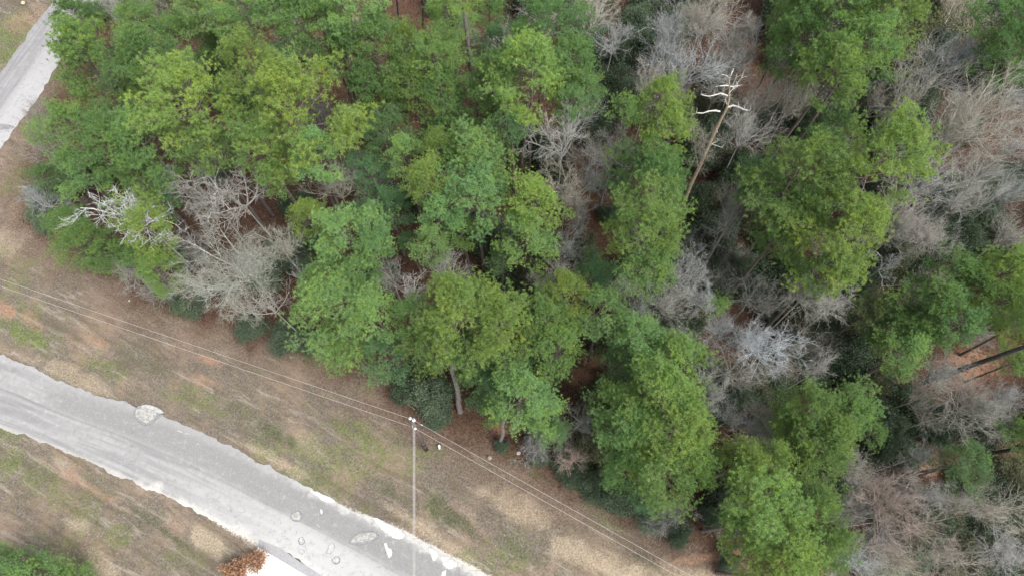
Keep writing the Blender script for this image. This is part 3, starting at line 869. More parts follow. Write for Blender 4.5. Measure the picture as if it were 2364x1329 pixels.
def bare_crown(seed, height=6.0, rad=3.2, n_main=6, kids=(5, 6, 7), spread=0.75, crook=0.16, w0=0.11, twig_w=0.009, up=0.12, fine=True, twig_len=0.75):
    """leafless crown, origin at the fork"""
    g = np.random.default_rng(seed)
    mb = MB()
    TW0, TW1, TWW, TT = [], [], [], []
    def grow(p, d, L, r, lev, tint):
        n_s = 6 if lev == 0 else (4 if lev == 1 else 3)
        pts = [p]; cur = d.copy()
        for k in range(n_s):
            cur = unit(cur + g.normal(size=3) * crook * (1 + 0.4 * lev) + np.array([0, 0, up]))
            pts.append(pts[-1] + cur * L / n_s)
        pts = np.array(pts)
        rr = np.linspace(r, r * 0.38, len(pts))
        mb.tube(pts, rr, 5 if lev == 0 else (4 if lev == 1 else 3), 0, tint)
        if lev < len(kids) - 1:
            nk = kids[lev]
            for j in range(nk):
                u = 0.28 + 0.72 * (j + g.uniform(0, .8)) / nk
                u = min(u, 0.99)
                q = u * n_s; k = min(int(q), n_s - 1)
                b = pts[k] + (pts[k + 1] - pts[k]) * (q - k)
                dd = unit(pts[k + 1] - pts[k])
                side = unit(np.cross(dd, g.normal(size=3)))
                nd = unit(dd * 0.8 + side * g.uniform(0.45, 0.9) * (spread + 0.3))
                grow(b, nd, L * g.uniform(0.42, 0.66) * (1.15 - 0.45 * u), rr[k] * 0.6, lev + 1, np.clip(tint + g.normal() * .08, 0, 1))
        else:
            nk = kids[lev]
            for j in range(nk):
                u = 0.12 + 0.88 * j / nk
                q = u * n_s; k = min(int(q), n_s - 1)
                b = pts[k] + (pts[k + 1] - pts[k]) * (q - k)
                dd = unit(pts[k + 1] - pts[k])
                nd = unit(dd * 0.9 + g.normal(size=3) * 0.42 + np.array([0, 0, 0.12]))
                e_ = b + nd * twig_len * g.uniform(0.45, 1.1)
                TW0.append(b); TW1.append(e_); TWW.append(twig_w * g.uniform(0.8, 1.3)); TT.append(tint)
                if fine:
                    for _ in range(2 if kids[0] == 5 or n_main > 10 else 1):
                        m_ = b + (e_ - b) * g.uniform(0.25, 0.9)
                        n2 = unit(nd + g.normal(size=3) * 0.45)
                        TW0.append(m_); TW1.append(m_ + n2 * twig_len * g.uniform(0.25, 0.6)); TWW.append(twig_w * 0.72); TT.append(tint)
    for i in range(n_main):
        az = i * 6.283 / n_main + g.normal() * 0.3
        lean = g.uniform(0.25, 1.0) * spread if i else 0.1
        d = unit(np.array([math.cos(az) * lean, math.sin(az) * lean, 1.0]))
        L = math.hypot(height, rad * lean) * g.uniform(0.6, 0.85)
        grow(np.array([0, 0, g.uniform(-0.4, 0.3)]), d, L, w0 * g.uniform(0.7, 1), 0, 0.5 + g.normal() * .12)
    twigs(mb, np.array(TW0), np.array(TW1), np.array(TWW), g, np.array(TT, np.float32))
    return mb.mesh('bare_crown', [M_TWIG])

def trunk_mesh(seed, mat, bend=0.03, k=8):
    """unit height, unit base radius; scaled per tree"""
    g = np.random.default_rng(seed)
    mb = MB()
    zs = np.linspace(0, 1, 9)
    ph = g.uniform(0, 6.28)
    pts = [(0, 0, z) for z in zs]
    mb.tube(pts, np.r_[1.35, 1.02, np.linspace(0.97, 0.62, 7)], k, 0)
    me = mb.mesh('trunk', [mat], smooth=True)
    return me

def leafy(seed, rad=1.3, h=1.9, n_leaf=9000, leaf=0.11, width=0.05, n_stem=9):
    """evergreen shrub, origin on the ground; leaves gathered at uneven sprays"""
    g = np.random.default_rng(seed)
    mb = MB(); 
    n_sp = 90
    az = g.uniform(0, 6.28, n_sp); ct = g.uniform(-0.1, 1, n_sp); rr = g.uniform(0.55, 1.0, n_sp) * (1 + .25 * np.sin(3 * az + seed))
    st = np.sqrt(1 - np.clip(ct, -1, 1) ** 2)
    S = np.stack([st * np.cos(az) * rad * rr, st * np.sin(az) * rad * rr, 0.35 * h + ct * 0.62 * h * rr], -1)
    for i in range(n_sp):
        p = S[i]
        if i % 3 == 0:
            mb.tube([(0, 0, 0), (p[0] * .4, p[1] * .4, p[2] * .6), tuple(p)], [0.03, 0.018, 0.008], 3, 1)
    which = g.integers(0, n_sp, n_leaf)
    C = S[which] + g.normal(size=(n_leaf, 3)) * np.array([.2, .2, .15]) * (rad / 1.3)
    C[:, 2] = np.maximum(C[:, 2], 0.05)
    d = g.normal(size=(n_leaf, 3)); d[:, 2] = d[:, 2] * 0.6 + 0.25
    d /= np.linalg.norm(d, axis=1)[:, None]
    s = np.cross(d, g.normal(size=(n_leaf, 3))); s /= np.linalg.norm(s, axis=1)[:, None]
    L = leaf * g.uniform(.7, 1.3, (n_leaf, 1)); W = width * g.uniform(.7, 1.3, (n_leaf, 1))
    V = np.stack([C, C + d * L * .5 + s * W, C + d * L, C + d * L * .5 - s * W], 1).reshape(-1, 3)
    b = np.arange(n_leaf)[:, None, None] * 4
    f = (np.array([[0, 1, 2], [0, 2, 3]])[None] + b).reshape(-1, 3)
    sp_t = np.clip(g.normal(0.5, 0.2, n_sp), 0, 1)
    mb.add(V, f, 0, np.repeat(np.clip(sp_t[which] + g.normal(size=n_leaf) * .12, 0, 1), 4))
    return mb.mesh('foliage', [M_LEAF, M_PBARK])

CROWNS = [pine_crown(100 + i, 3.0, (6.4, 7.4, 6.0, 5.4, 7.0, 6.2)[i], (40, 44, 38, 36, 46, 40)[i], 1.0, (0.5, 0.2, 0.7, 0.9, 0.1, 0.4)[i]) for i in range(6)]
CROWN_LEN = (6.4, 7.4, 6.0, 5.4, 7.0, 6.2)
YOUNG = [pine_crown(150 + i, 2.0, 3.8, 26, 0.95, 0.3) for i in range(3)]
BARE = {
    'haze': [bare_crown(200 + i, 6.0, 3.3, 8, (6, 6, 6), 0.95, 0.12, 0.095, 0.0085, twig_len=0.8) for i in range(4)],
    'fan': [bare_crown(210 + i, 4.3, 4.2, 13, (6, 6, 6), 1.3, 0.07, 0.085, 0.0075, 0.11, twig_len=0.85) for i in range(2)],
    'ghost': [bare_crown(240 + i, 4.6, 3.2, 6, (6, 6, 5), 1.35, 0.14, 0.10, 0.013, 0.06, False, 0.6) for i in range(2)],
    'crook': [bare_crown(220 + i, 4.2, 3.0, 5, (5, 5, 4), 1.2, 0.30, 0.10, 0.016, 0.05, False, 0.55) for i in range(2)],
    'brush': [bare_crown(230 + i, 2.4, 1.7, 8, (5, 6, 5), 1.1, 0.20, 0.03, 0.007, 0.10, True, 0.5) for i in range(3)],
}
BARE_R = {'ghost': 3.3, 'haze': 3.3, 'fan': 5.0, 'crook': 2.9, 'brush': 1.9}
BARE_L = {'ghost': 4.8, 'haze': 6.4, 'fan': 4.8, 'crook': 4.2, 'brush': 2.6}
SHRUBS = [leafy(300 + i, 1.3, 1.9, 15000, 0.085, 0.032) for i in range(4)]
RUST = [leafy(320 + i, 1.05, 1.5, 1500, 0.20, 0.075) for i in range(2)]
T_PINE = trunk_mesh(1, M_PBARK)
T_BARE = trunk_mesh(2, M_TWIG)

TONE = {  # linear base colours
    'd': (0.136, 0.242, 0.082), 'm': (0.190, 0.312, 0.106), 'y': (0.242, 0.360, 0.106),
    'b': (0.160, 0.285, 0.134), 'l': (0.235, 0.385, 0.146), 'o': (0.175, 0.235, 0.108)}
WORD = {'d': 'dark green', 'm': 'mid green', 'y': 'yellow-green', 'b': 'blue-green', 'l': 'light green', 'o': 'dull olive green'}
GTONE = {'g': (0.43, 0.43, 0.41), 'w': (0.58, 0.58, 0.58), 'i': (0.55, 0.55, 0.54), 't': (0.47, 0.45, 0.375), 'p': (0.44, 0.355, 0.305), 'k': (0.36, 0.345, 0.30), 'n': (0.37, 0.368, 0.33)}
GWORD = {'g': 'grey', 'w': 'white', 'i': 'whitish', 't': 'pale tan', 'p': 'pinkish brown', 'k': 'dark grey-brown', 'n': 'brownish grey'}

PLANTS = []      # (object, px, py, species word, size word, hand label)

def stand(name, px, py, r_px, h, tone, crown_me, crown_r, crown_l, trunk_me, tr_r, kind, label=None, lean=None, tones=TONE, squash=1.0, cz=0.5):
    rr = random
    # height of the middle of the crown decides where the tree stands
    zc = h * 0.8
    for _ in range(3):
        c = P(px, py, zc)
        s = r_px / F_PX * dist_cam(c) / crown_r
        sz = s * squash
        clen = crown_l * sz
        if clen > h * 0.72:
            sz *= h * 0.72 / clen; clen = h * 0.72
        zc = h - clen * cz
    if lean is None:
        lean = (rr.uniform(-2.5, 2.5), rr.uniform(-2.5, 2.5))
    rot = Euler((R(lean[0]), R(lean[1]), rr.uniform(0, 6.28))).to_matrix()
    up = rot @ Vector((0, 0, 1))
    base = c - up * (zc / up.z)
    root = link(name, None, loc=(base.x, base.y, 0))
    root.empty_display_size = 0.5
    root.rotation_euler = rot.to_euler()
    L = h / up.z
    tb = L - clen
    t = link('trunk', trunk_me, root, (0, 0, -0.1))
    tr = tr_r * (0.75 + 0.02 * h)
    t.scale = (tr, tr, tb + 0.1)
    cr = link('crown', crown_me, root, (0, 0, tb))
    cr.scale = (s, s, sz)
    col = tones[tone]
    j = rr.uniform(0.86, 1.14)
    hue = rr.uniform(-0.07, 0.07)
    col = (col[0] * j * (1 + hue), col[1] * j, col[2] * j * (1 - hue))
    cr.color = (*col, 1)
    t.color = (*col, 1)
    tag(root, None, 'tree', kind)
    PLANTS.append((root, px, py, tone, r_px, label, h))
    return root

# px, py, radius px, height, tone, [label]
PINES = [
 (190,50,52,13,'d','dark green pine overhanging the side road at the top left'), (222,172,98,17,'m'), (182,312,66,15,'m'), (320,62,55,16,'m'), (368,150,82,18,'m'), (470,25,58,18,'l'),
 (425,92,50,15,'m'), (535,62,42,17,'l'), (588,155,72,20,'y'), (450,252,98,20,'y'), (682,272,122,22,'y','broadest yellow-green pine, left of the open needle floor in the upper left'), (640,45,80,19,'m'),
 (560,20,45,14,'d'), (740,55,72,19,'m'), (300,240,60,14,'o'), (265,340,70,15,'m'), (345,352,80,16,'m'), (120,412,42,8,'b'), (200,408,58,12,'l'), (315,408,55,13,'m'),
 (480,345,60,16,'m'), (600,345,70,17,'m'), (730,350,60,18,'l'), (640,405,45,14,'y'), (540,250,50,15,'d'), (510,120,45,12,'d'),
 (800,40,70,20,'l'), (865,130,80,18,'m'), (930,112,50,15,'y'), (790,130,60,16,'d'), (850,210,60,15,'m'), (910,235,50,14,'m'), (1040,40,55,16,'y'), (1000,140,68,18,'m'), (960,200,55,16,'m'), (1035,120,36,11,'y'), (1020,210,55,15,'m'), (1130,20,45,14,'m'),
 (1255,80,88,18,'d','dark green pine right of the crooked white-grey bare tree at the top'), (1322,150,60,17,'m'), (1228,172,88,20,'y'), (1140,175,62,17,'m'), (1100,245,66,13,'m'), (1160,262,58,12,'m'), (1320,245,52,15,'l'), (1340,200,40,14,'m'), (1150,110,42,13,'b'),
 (828,300,56,13,'b'), (885,320,60,14,'b'), (1000,305,30,9,'b'), (1065,308,48,10,'b'), (1180,300,38,15,'b'), (932,358,52,14,'l'), (1020,345,46,15,'y'), (1098,385,82,16,'l'), (990,425,55,17,'y'), (855,408,45,12,'b'), (1060,350,45,14,'m'),
 (1515,240,58,19,'y','tall slim yellow-green pine left of the bleached dead snag'), (1530,310,62,18,'y'), (1450,260,34,17,'m'), (1510,440,100,17,'d'),
 (1840,105,78,17,'d'), (1905,45,100,20,'m'), (2040,55,85,21,'y'), (1980,120,80,20,'m'), (1920,180,72,19,'y'), (1830,40,60,17,'m'), (2330,45,75,18,'m'), (2320,130,70,16,'d'),
 (1850,420,115,21,'m'), (2015,385,112,23,'y','largest yellow-green pine, below left of the widest bare fan tree'), (1945,560,100,20,'y'), (1815,520,85,18,'m'), (1880,330,40,14,'d'), (1745,430,50,16,'d'), (1930,300,38,9,'d'), (1900,620,55,17,'m'),
 (165,520,45,9,'m'), (215,560,62,11,'m'), (342,532,62,14,'y'), (385,470,36,9,'b'), (372,632,50,10,'m','small mid green pine at the wood corner beside the largest pale bare tree'), (320,590,38,9,'m'), (250,590,40,8,'m'),
 (720,500,48,12,'y'), (797,550,82,15,'l','bright light green pine right of the largest pale bare tree'), (860,570,52,14,'l'), (848,498,32,10,'b'), (905,482,46,11,'b'), (940,560,26,8,'b'),
 (1010,505,56,15,'l'), (1000,565,44,14,'l'), (1095,470,76,16,'l'), (1060,520,45,12,'m'), (1235,468,70,17,'y'), (1218,545,66,15,'l'), (1163,600,32,10,'b'),
 (1487,545,92,19,'y'), (1500,630,60,17,'m'), (785,700,98,15,'l'), (865,720,60,14,'l'), (745,650,55,12,'l'), (825,640,50,13,'l'), (898,815,58,9,'b'), (790,790,60,10,'m'),
 (1058,715,108,19,'y','broad deep yellow-green pine with a bare leaning trunk at the verge',(3.5,4.0)), (1145,760,90,17,'y'), (1000,790,60,14,'m'), (1090,830,70,12,'m'), (960,730,55,13,'m'), (1118,880,60,9,'b'),
 (1300,668,55,15,'y'), (1255,738,62,14,'m'), (1290,800,72,13,'m'), (1372,640,52,11,'b'), (1400,715,62,14,'l','pale light green pine with a thin bare trunk in a dark gap'), (1475,775,62,14,'l'), (1545,822,78,14,'l'), (1455,845,70,11,'b'),
 (1205,912,72,15,'l','brightest light green pine, first one beyond the utility pole wires',(-4,-3)), (1245,955,50,12,'l'), (1282,995,36,9,'b'), (1140,945,40,9,'m'), (1180,850,55,12,'b'),
 (1425,920,60,13,'m'), (1525,905,85,16,'y'), (1455,1000,88,15,'m'), (1545,1000,92,17,'y'), (1540,1085,82,14,'m'), (1440,1080,60,11,'m'), (1585,945,55,15,'y'), (1600,1065,62,14,'y'), (1500,1150,45,9,'b'),
 (1868,945,78,15,'m'), (1950,945,62,14,'m'), (1902,1025,78,15,'m'), (2018,998,28,11,'m'), (1830,1010,50,13,'m'),
 (1716,1072,62,15,'y'), (1786,1065,52,14,'y'), (1765,1150,98,17,'y'), (1855,1165,70,16,'m'), (1885,1250,74,15,'m'), (1810,1268,88,16,'y'), (1720,1210,66,13,'m'), (1760,1330,70,13,'y'),
 (1649,710,28,8,'l','lone small bright pine in a shaded gap among bare trees'), (2290,645,76,17,'y'), (2205,645,66,15,'m'), (2305,700,56,16,'y'), (2135,715,76,15,'m'), (2195,748,60,15,'l'), (2080,765,66,12,'m'), (2085,820,56,13,'l'), (2010,720,50,11,'o'), (2355,690,40,10,'m'),
 (2338,755,40,9,'y'), (2342,836,36,8,'m'), (2224,1070,58,12,'b'), (2350,1000,38,10,'m'),
 (18,1305,62,7,'l','bright pine crown cut by the lower left corner'), (92,1328,58,6,'l'), (165,1352,50,5,'l'), (45,1372,60,5,'m'),
]
gi = 0
for row in PINES:
    px, py, r, h, tone = row[:5]
    lab = row[5] if len(row) > 5 else None
    lean = row[6] if len(row) > 6 else None
    if r < 40:
        k = gi % 3
        stand('pine_tree', px, py, r * 1.05, h, tone, YOUNG[k], 1.95, 4.0, T_PINE, 0.11, 'pines of the wood', lab, lean)
    else:
        k = gi % 6
        stand('pine_tree', px, py, r * 1.02, h, tone, CROWNS[k], 2.72, CROWN_LEN[k], T_PINE, 0.14, 'pines of the wood', lab, lean)
    gi += 1

# bare trees: px, py, radius, height, tone, style, [label]
BARES = [
 (272,22,55,12,'g','haze'), (118,352,48,8,'n','haze'), (92,455,46,7,'g','haze'), (292,476,88,15.5,'w','ghost','white dead branches spreading over the pines at the left'),
 (535,440,105,14,'g','ghost','wide grey tree with long crooked limbs above the largest pale bare tree'), (480,450,70,13,'n','haze'), (770,420,70,13,'t','haze'), (562,612,138,13,'t','fan','largest pale tan bare tree standing at the lower left wood edge'), (500,640,70,11,'t','haze'), (640,560,60,12,'t','haze'), (560,700,60,9,'t','haze'),
 (622,705,52,10,'g','ghost'), (290,615,52,7,'g','haze'), (375,670,45,6,'n','haze'), (688,638,32,9,'g','crook'), (948,685,56,13,'w','ghost','white crooked dead tree left of the broad yellow-green verge pine'), (1032,640,72,12,'t','fan'), (905,640,40,10,'g','haze'),
 (1290,625,50,11,'g','haze'), (1250,650,40,9,'g','haze'), (1300,315,82,15,'g','haze','rounded grey bare tree with a forked pale trunk in the upper middle'), (1310,430,65,12,'n','haze'), (1200,85,62,16,'g','crook','crooked white-grey bare tree between pines at the top'), (1415,350,62,13,'g','haze'), (1340,500,55,10,'n','haze'),
 (1270,30,60,14,'n','haze'), (1370,30,62,14,'g','haze'), (1420,90,50,12,'g','haze'), (1560,150,92,16,'g','haze'), (1620,50,92,17,'g','fan'), (1510,190,70,14,'n','haze'), (1700,120,80,14,'n','haze'), (1530,70,60,15,'g','haze'), (1660,200,60,12,'n','haze'),
 (1720,300,66,12,'g','haze'), (1770,220,60,13,'n','haze'), (1620,330,50,11,'n','haze'), (2160,160,72,13,'g','haze'), (2235,120,55,13,'g','haze'), (2090,220,66,12,'n','haze'), (2225,285,150,17,'t','fan','widest pale bare tree, fan shaped, near the right edge at the top'), (2150,395,92,13,'g','haze'), (2080,330,62,12,'n','haze'), (2235,450,80,13,'n','haze'),
 (2140,545,72,14,'g','fan'), (2080,470,60,13,'g','haze'), (2335,440,62,12,'n','haze'), (2330,540,55,11,'n','haze'), (1690,500,58,12,'n','haze'), (1575,630,62,12,'g','haze'), (1540,700,58,12,'n','haze'), (1620,690,45,11,'g','haze'), (1860,680,80,13,'t','fan'), (1930,700,50,11,'g','haze'),
 (1752,795,96,15,'i','fan','palest whitish bare tree, mid right, below the dark evergreen gap'), (1660,760,66,13,'g','fan'), (1890,855,42,10,'g','haze'), (1700,850,60,11,'g','haze'), (1800,850,45,10,'n','haze'), (2240,940,108,13,'n','fan','brown-grey bare tree spreading over orange litter near the right edge'),
 (2055,1165,145,14,'p','fan','wide pinkish brown bare tree in the lower right'), (1985,1285,75,9,'t','haze'), (2080,1300,66,9,'t','haze'), (2285,1175,72,11,'t','haze'), (2320,1270,82,13,'g','fan'), (2200,1300,62,11,'n','haze'), (2130,1050,45,10,'n','haze'), (1640,905,55,12,'n','haze'), (1690,965,50,10,'n','haze'), (1715,1010,45,9,'p','haze'),
 (1345,970,42,9,'n','haze'), (1325,1058,36,6,'p','haze'), (1560,770,38,11,'g','haze'), (2050,610,52,12,'g','crook'), (2320,920,45,11,'g','haze'), (1475,690,50,11,'n','haze'), (1960,1290,50,11,'g','haze'), (2345,330,50,14,'g','haze'), (2340,230,45,13,'n','haze'), (1370,420,45,11,'n','haze'),
]
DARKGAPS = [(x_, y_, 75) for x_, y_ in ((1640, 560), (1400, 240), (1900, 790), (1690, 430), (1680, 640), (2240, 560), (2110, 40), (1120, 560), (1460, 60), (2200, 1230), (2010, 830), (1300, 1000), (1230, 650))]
rr_ = random.Random(5)
placed = [(q[0], q[1], q[2]) for q in BARES] + [(q[0], q[1], q[2]) for q in PINES] + DARKGAPS
extra = 0
for _ in range(4000):
    if extra >= 16: break
    x_, y_ = rr_.uniform(1180, 2400), rr_.uniform(-10, 1330)
    if x_ < 1500 and y_ > 720 or (y_ - 1000) > (x_ - 1500) * 0.6: continue
    r_ = rr_.uniform(42, 66)
    if min(math.hypot(x_ - a_, y_ - b_) - 0.45 * (c_ + r_) for a_, b_, c_ in placed) < 0: continue
    placed.append((x_, y_, r_)); extra += 1
    BARES.append((round(x_), round(y_), r_, rr_.uniform(8, 12), rr_.choice('gnnkt'), 'haze'))
for i, row in enumerate(BARES):
    px, py, r, h, tone, style = row[:6]
    me = BARE[style][i % len(BARE[style])]
    stand('bare_tree', px, py, r * 1.05, h, tone, me, BARE_R[style], BARE_L[style], T_BARE, 0.075, 'leafless trees of the wood', row[6] if len(row) > 6 else None, None, GTONE)

# ---------------------------------------------------------------- shrubs
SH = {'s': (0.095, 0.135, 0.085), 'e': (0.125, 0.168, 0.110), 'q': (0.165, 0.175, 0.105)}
def shrub(px, py, r_px, tone, label=None, group='dark evergreen shrubs in and along the wood', world=None, hh=None):
    g0 = P(px, py, 0.8) if world is None else Vector((world[0], world[1], 0.8))
    s = r_px / F_PX * dist_cam(g0) / 1.4
    o = link('shrub', SHRUBS[random.randrange(4)], loc=(g0.x, g0.y, 0))
    o.scale = (s, s, s * (hh or random.uniform(0.9, 1.7)))
    o.rotation_euler = (0, 0, random.uniform(0, 6.28))
    j = random.uniform(.8, 1.25)
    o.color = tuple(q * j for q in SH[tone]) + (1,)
    tag(o, label, 'shrub', group)
    return o

SHRUB_LIST = [
 (442,695,44,'e','round dark green shrub at the verge below left of the largest pale bare tree'), (585,758,36,'e'), (665,782,42,'e'), (715,790,30,'e'), (945,895,40,'s'), (1000,925,52,'e','wide dark green shrub beside the leaning pine trunk at the verge'),
 (1012,962,30,"s"), (1158,1028,17,'s','tiny dark shrub at the foot of the short grey trunk'), (1250,1055,26,'e'), (1320,1085,40,'s'), (1370,1120,40,'s'), (1430,1150,42,'s'), (1500,1190,40,'e'), (1560,1225,35,'s'), (1680,1298,24,'e'), (1240,1010,28,'e'),
 (1640,560,55,'e'), (1700,425,55,'s'), (1675,470,50,'q'), (1670,640,60,'s'), (1400,235,55,'s'), (1390,270,45,'e'), (1120,560,50,'s'), (1180,660,55,'s'), (1230,700,50,'e'), (1100,540,45,'s'),
 (1900,775,62,'s','tall dark evergreen shrub mass left of the leaning dark trunk'), (1960,740,55,'e'), (1850,850,60,'s'), (1945,840,60,'s'), (2010,800,60,'q'), (1990,880,55,'s'), (1650,885,45,'e'), (1700,910,40,'e'), (2070,950,50,'s'), (2090,1050,40,'e'),
 (2150,1000,40,'s'), (2180,1230,50,'e'), (2230,1150,45,'s'), (2140,1180,50,'s'), (2190,560,50,'s'), (2260,520,55,'s'), (2240,590,40,'e'), (560,240,45,'s'), (505,160,45,'s'), (330,250,40,'s'),
 (650,600,45,'s'), (700,560,40,'s'), (690,480,40,'s'), (1000,340,35,'e'), (950,460,35,'s'), (880,640,40,'s'), (1230,930,40,'e'), (1140,920,45,'e'), (1440,140,50,'s'), (1470,60,45,'s'), (1500,20,45,'s'), (1360,320,45,'s'),
 (1600,480,45,'s'), (1590,600,45,'s'), (1740,660,55,'s'), (1790,700,50,'s'), (2080,120,60,'q'), (2180,60,60,'q'), (2120,30,50,'q'), (2250,40,50,'s'), (1990,240,50,'s'), (2030,260,40,'q'), (1800,290,55,'s'), (120,470,40,'e'), (105,505,35,'e'), (430,600,35,'s'),
 (2040,920,35,'s'), (1780,900,45,'e'), (1740,880,45,'q'), (2350,610,45,'e'), (2300,1130,45,'e'), (2080,1290,45,'e'), (2150,1270,45,'e'), (2250,1290,40,'q'), (2340,1180,45,'e'), (1560,760,40,'s'), (1640,660,40,'e'), (2120,1230,40,'q'), (2180,1180,42,'q'), (2250,1230,48,'e'), (2310,1210,48,'q'), (2345,1270,45,'e'), (2200,1310,45,'q'), (2285,1320,45,'e'), (2230,1110,36,'q'), (2320,1090,40,'q'), (2020,1320,40,'e'), (1620,930,45,'e'), (1760,1000,40,'e'), (1700,640,45,'e'), (1780,600,40,'q'), (1500,740,40,'e'), (1600,820,35,'e'),
]
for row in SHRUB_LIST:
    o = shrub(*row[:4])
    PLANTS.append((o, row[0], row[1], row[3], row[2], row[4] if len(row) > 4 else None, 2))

# undergrowth filling the wood floor, seen only in the gaps between crowns
g = np.random.default_rng(77)
CLEAR = [(P(1060, 945), 3.2), (P(1045, 900), 3.0), (P(1156, 1020), 2.2), (P(2200, 865), 3.6), (P(2140, 945), 2.5), (P(2270, 835), 2.5), (P(2140, 1080), 2.0), (P(1370, 850), 2.2), (P(925, 60), 3.5), (P(950, 290), 2.5), (P(940, 600), 2)]
fills = []
for _ in range(3400):
    x, y = g.uniform(-60, 62), g.uniform(-4, 64)
    fills.append((x, y))
F = np.array(fills)
kk = ground_masks(F[:, 0], F[:, 1])
inw = inside_poly(F[:, 0], F[:, 1], wood_poly) & (kk['litter'] > 0.97)
dens_ = fbm(F[:, 0], F[:, 1], 9, 91, 3)
n_s = n_b = 0
for (x, y), ok, dn in zip(F, inw, dens_):
    if not ok: continue
    if any(math.hypot(x - q_.x, y - q_.y) < rr3 for q_, rr3 in CLEAR): continue
    # right part of the wood is brushier than the open pine floor on the left
    right = x > -6 + 0.1 * y
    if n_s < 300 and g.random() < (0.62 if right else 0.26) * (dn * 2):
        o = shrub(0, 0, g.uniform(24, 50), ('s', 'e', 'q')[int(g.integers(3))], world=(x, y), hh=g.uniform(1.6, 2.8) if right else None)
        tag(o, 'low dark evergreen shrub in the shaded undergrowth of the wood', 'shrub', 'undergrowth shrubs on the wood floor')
        o.name = 'undergrowth_shrub'
        n_s += 1
    elif n_b < 150 and g.random() < (0.20 if right else 0.06):
        me = BARE['brush'][int(g.integers(3))]
        o = link('bare_bush', me, loc=(x, y, 0))
        s = g.uniform(0.8, 1.7)
        o.scale = (s, s, s * g.uniform(0.9, 1.6))
        o.rotation_euler = (0, 0, g.uniform(0, 6.28))
        c = GTONE[('g', 'n', 'k', 't')[int(g.integers(4))]]
        o.color = (*c, 1)
        tag(o, 'thin leafless bush among the undergrowth of the wood', 'bush', 'leafless bushes on the wood floor')
        n_b += 1

# ---------------------------------------------------------------- two small trees with rust coloured leaves
RUSTC = (0.36, 0.215, 0.14)
for (px, py, s, lab) in ((588, 1291, 0.74, 'rust-leaved small tree touching the corner of the white driveway'), (541, 1317, 0.92, 'rust-leaved small tree at the bottom edge, left of its twin')):
    p = P(px, py, 1.2)
    root = link('rust_leaved_tree', None, loc=(p.x, p.y, 0))
    tag(root, lab, 'tree', 'small rust-leaved trees by the driveway')
    t = link('trunk', T_BARE, root); t.scale = (0.05, 0.05, 0.5); t.color = (.3, .27, .24, 1)
    c = link('crown', RUST[0 if s < 1 else 1], root, (0, 0, 0.35)); c.scale = (s, s, s * 1.1); c.color = (*RUSTC, 1)
    b = link('twig', BARE['brush'][0], root, (0, 0, 0.2)); b.scale = (s * .4, s * .4, s * .5); b.color = (.42, .38, .34, 1)

# ---------------------------------------------------------------- bleached dead snag
M_SNAG = bark_mat('bleached_snag_wood', (0.27, 0.20, 0.13), (0.42, 0.36, 0.28))
M_SNAGW = bark_mat('white_dead_wood', (0.42, 0.40, 0.37), (0.66, 0.65, 0.63))
def ztrunk(py):   # height of the trunk where it shows at this row of the photograph
    return np.interp(py, [165, 470], [17.5, 3.5])
spx = [(1690, 163), (1683, 185), (1684, 205), (1683, 230), (1678, 250), (1662, 280), (1648, 310), (1632, 345), (1615, 385), (1600, 415), (1588, 445), (1578, 470)]
tp = [P(x, y, float(ztrunk(y))) for x, y in spx]
root = link('dead_snag', None, loc=(tp[-1].x, tp[-1].y - 0.3, 0))
tag(root, 'leaning dead snag with a bare barkless trunk and white stub limbs', 'dead tree')
base = Vector((tp[-1].x - 0.3, tp[-1].y - 0.5, -0.1))
mb = MB()
pts = [p - root.location for p in tp] + [base - root.location]
mb.tube(pts[::-1], [.18, .175, .17, .165, .16, .15, .14, .125, .11, .09, .07, .05, .025], 9, 0)
link('trunk', mb.mesh('snag_trunk', [M_SNAG], True), root)
def limb(pxs, r0, r1, dz=0.0):
    z0 = float(ztrunk(pxs[0][1]))
    pts = [P(x, y, z0 + dz * i / (len(pxs) - 1)) - root.location for i, (x, y) in enumerate(pxs)]
    mb = MB(); mb.tube(pts, np.linspace(r0, r1, len(pts)), 6, 0)
    g = np.random.default_rng(int(pxs[-1][0]))
    for i in range(1, len(pts)):      # stub twigs
        for _ in range(2):
            d = Vector(g.normal(size=3)).normalized() * g.uniform(.2, .7)
            mb.tube([pts[i], pts[i] + d * .5 + Vector((0, 0, .03)), pts[i] + d], [.02, .014, .006], 4, 0)
    link('limb', mb.mesh('snag_limb', [M_SNAGW], True), root)
limb([(1662, 258), (1650, 256), (1637, 257), (1622, 262), (1608, 261)], .085, .035, .5)
limb([(1677, 249), (1692, 244), (1706, 248), (1718, 254), (1731, 256)], .095, .04, .6)
limb([(1681, 222), (1664, 216), (1650, 220), (1636, 223), (1618, 219)], .075, .03, .6)
limb([(1683, 198), (1674, 198), (1662, 199)], .06, .04, .2)
limb([(1684, 200), (1694, 201), (1704, 199)], .06, .04, .2)
limb([(1679, 240), (1674, 230), (1677, 224)], .10, .05, .6)
limb([(1684, 183), (1678, 175), (1670, 173)], .045, .02, .3)
limb([(1684, 180), (1688, 172), (1694, 160)], .055, .03, .3)
limb([(1682, 218), (1690, 208), (1700, 195), (1712, 180)], .03, .01, 1.0)
limb([(1683, 208), (1692, 196), (1700, 178)], .03, .01, 1.0)
limb([(1640, 332), (1652, 336), (1666, 341)], .05, .03, .4)
limb([(1653, 302), (1657, 305)], .06, .05, .1)
limb([(1640, 333), (1655, 328), (1657, 322)], .03, .012, .4)

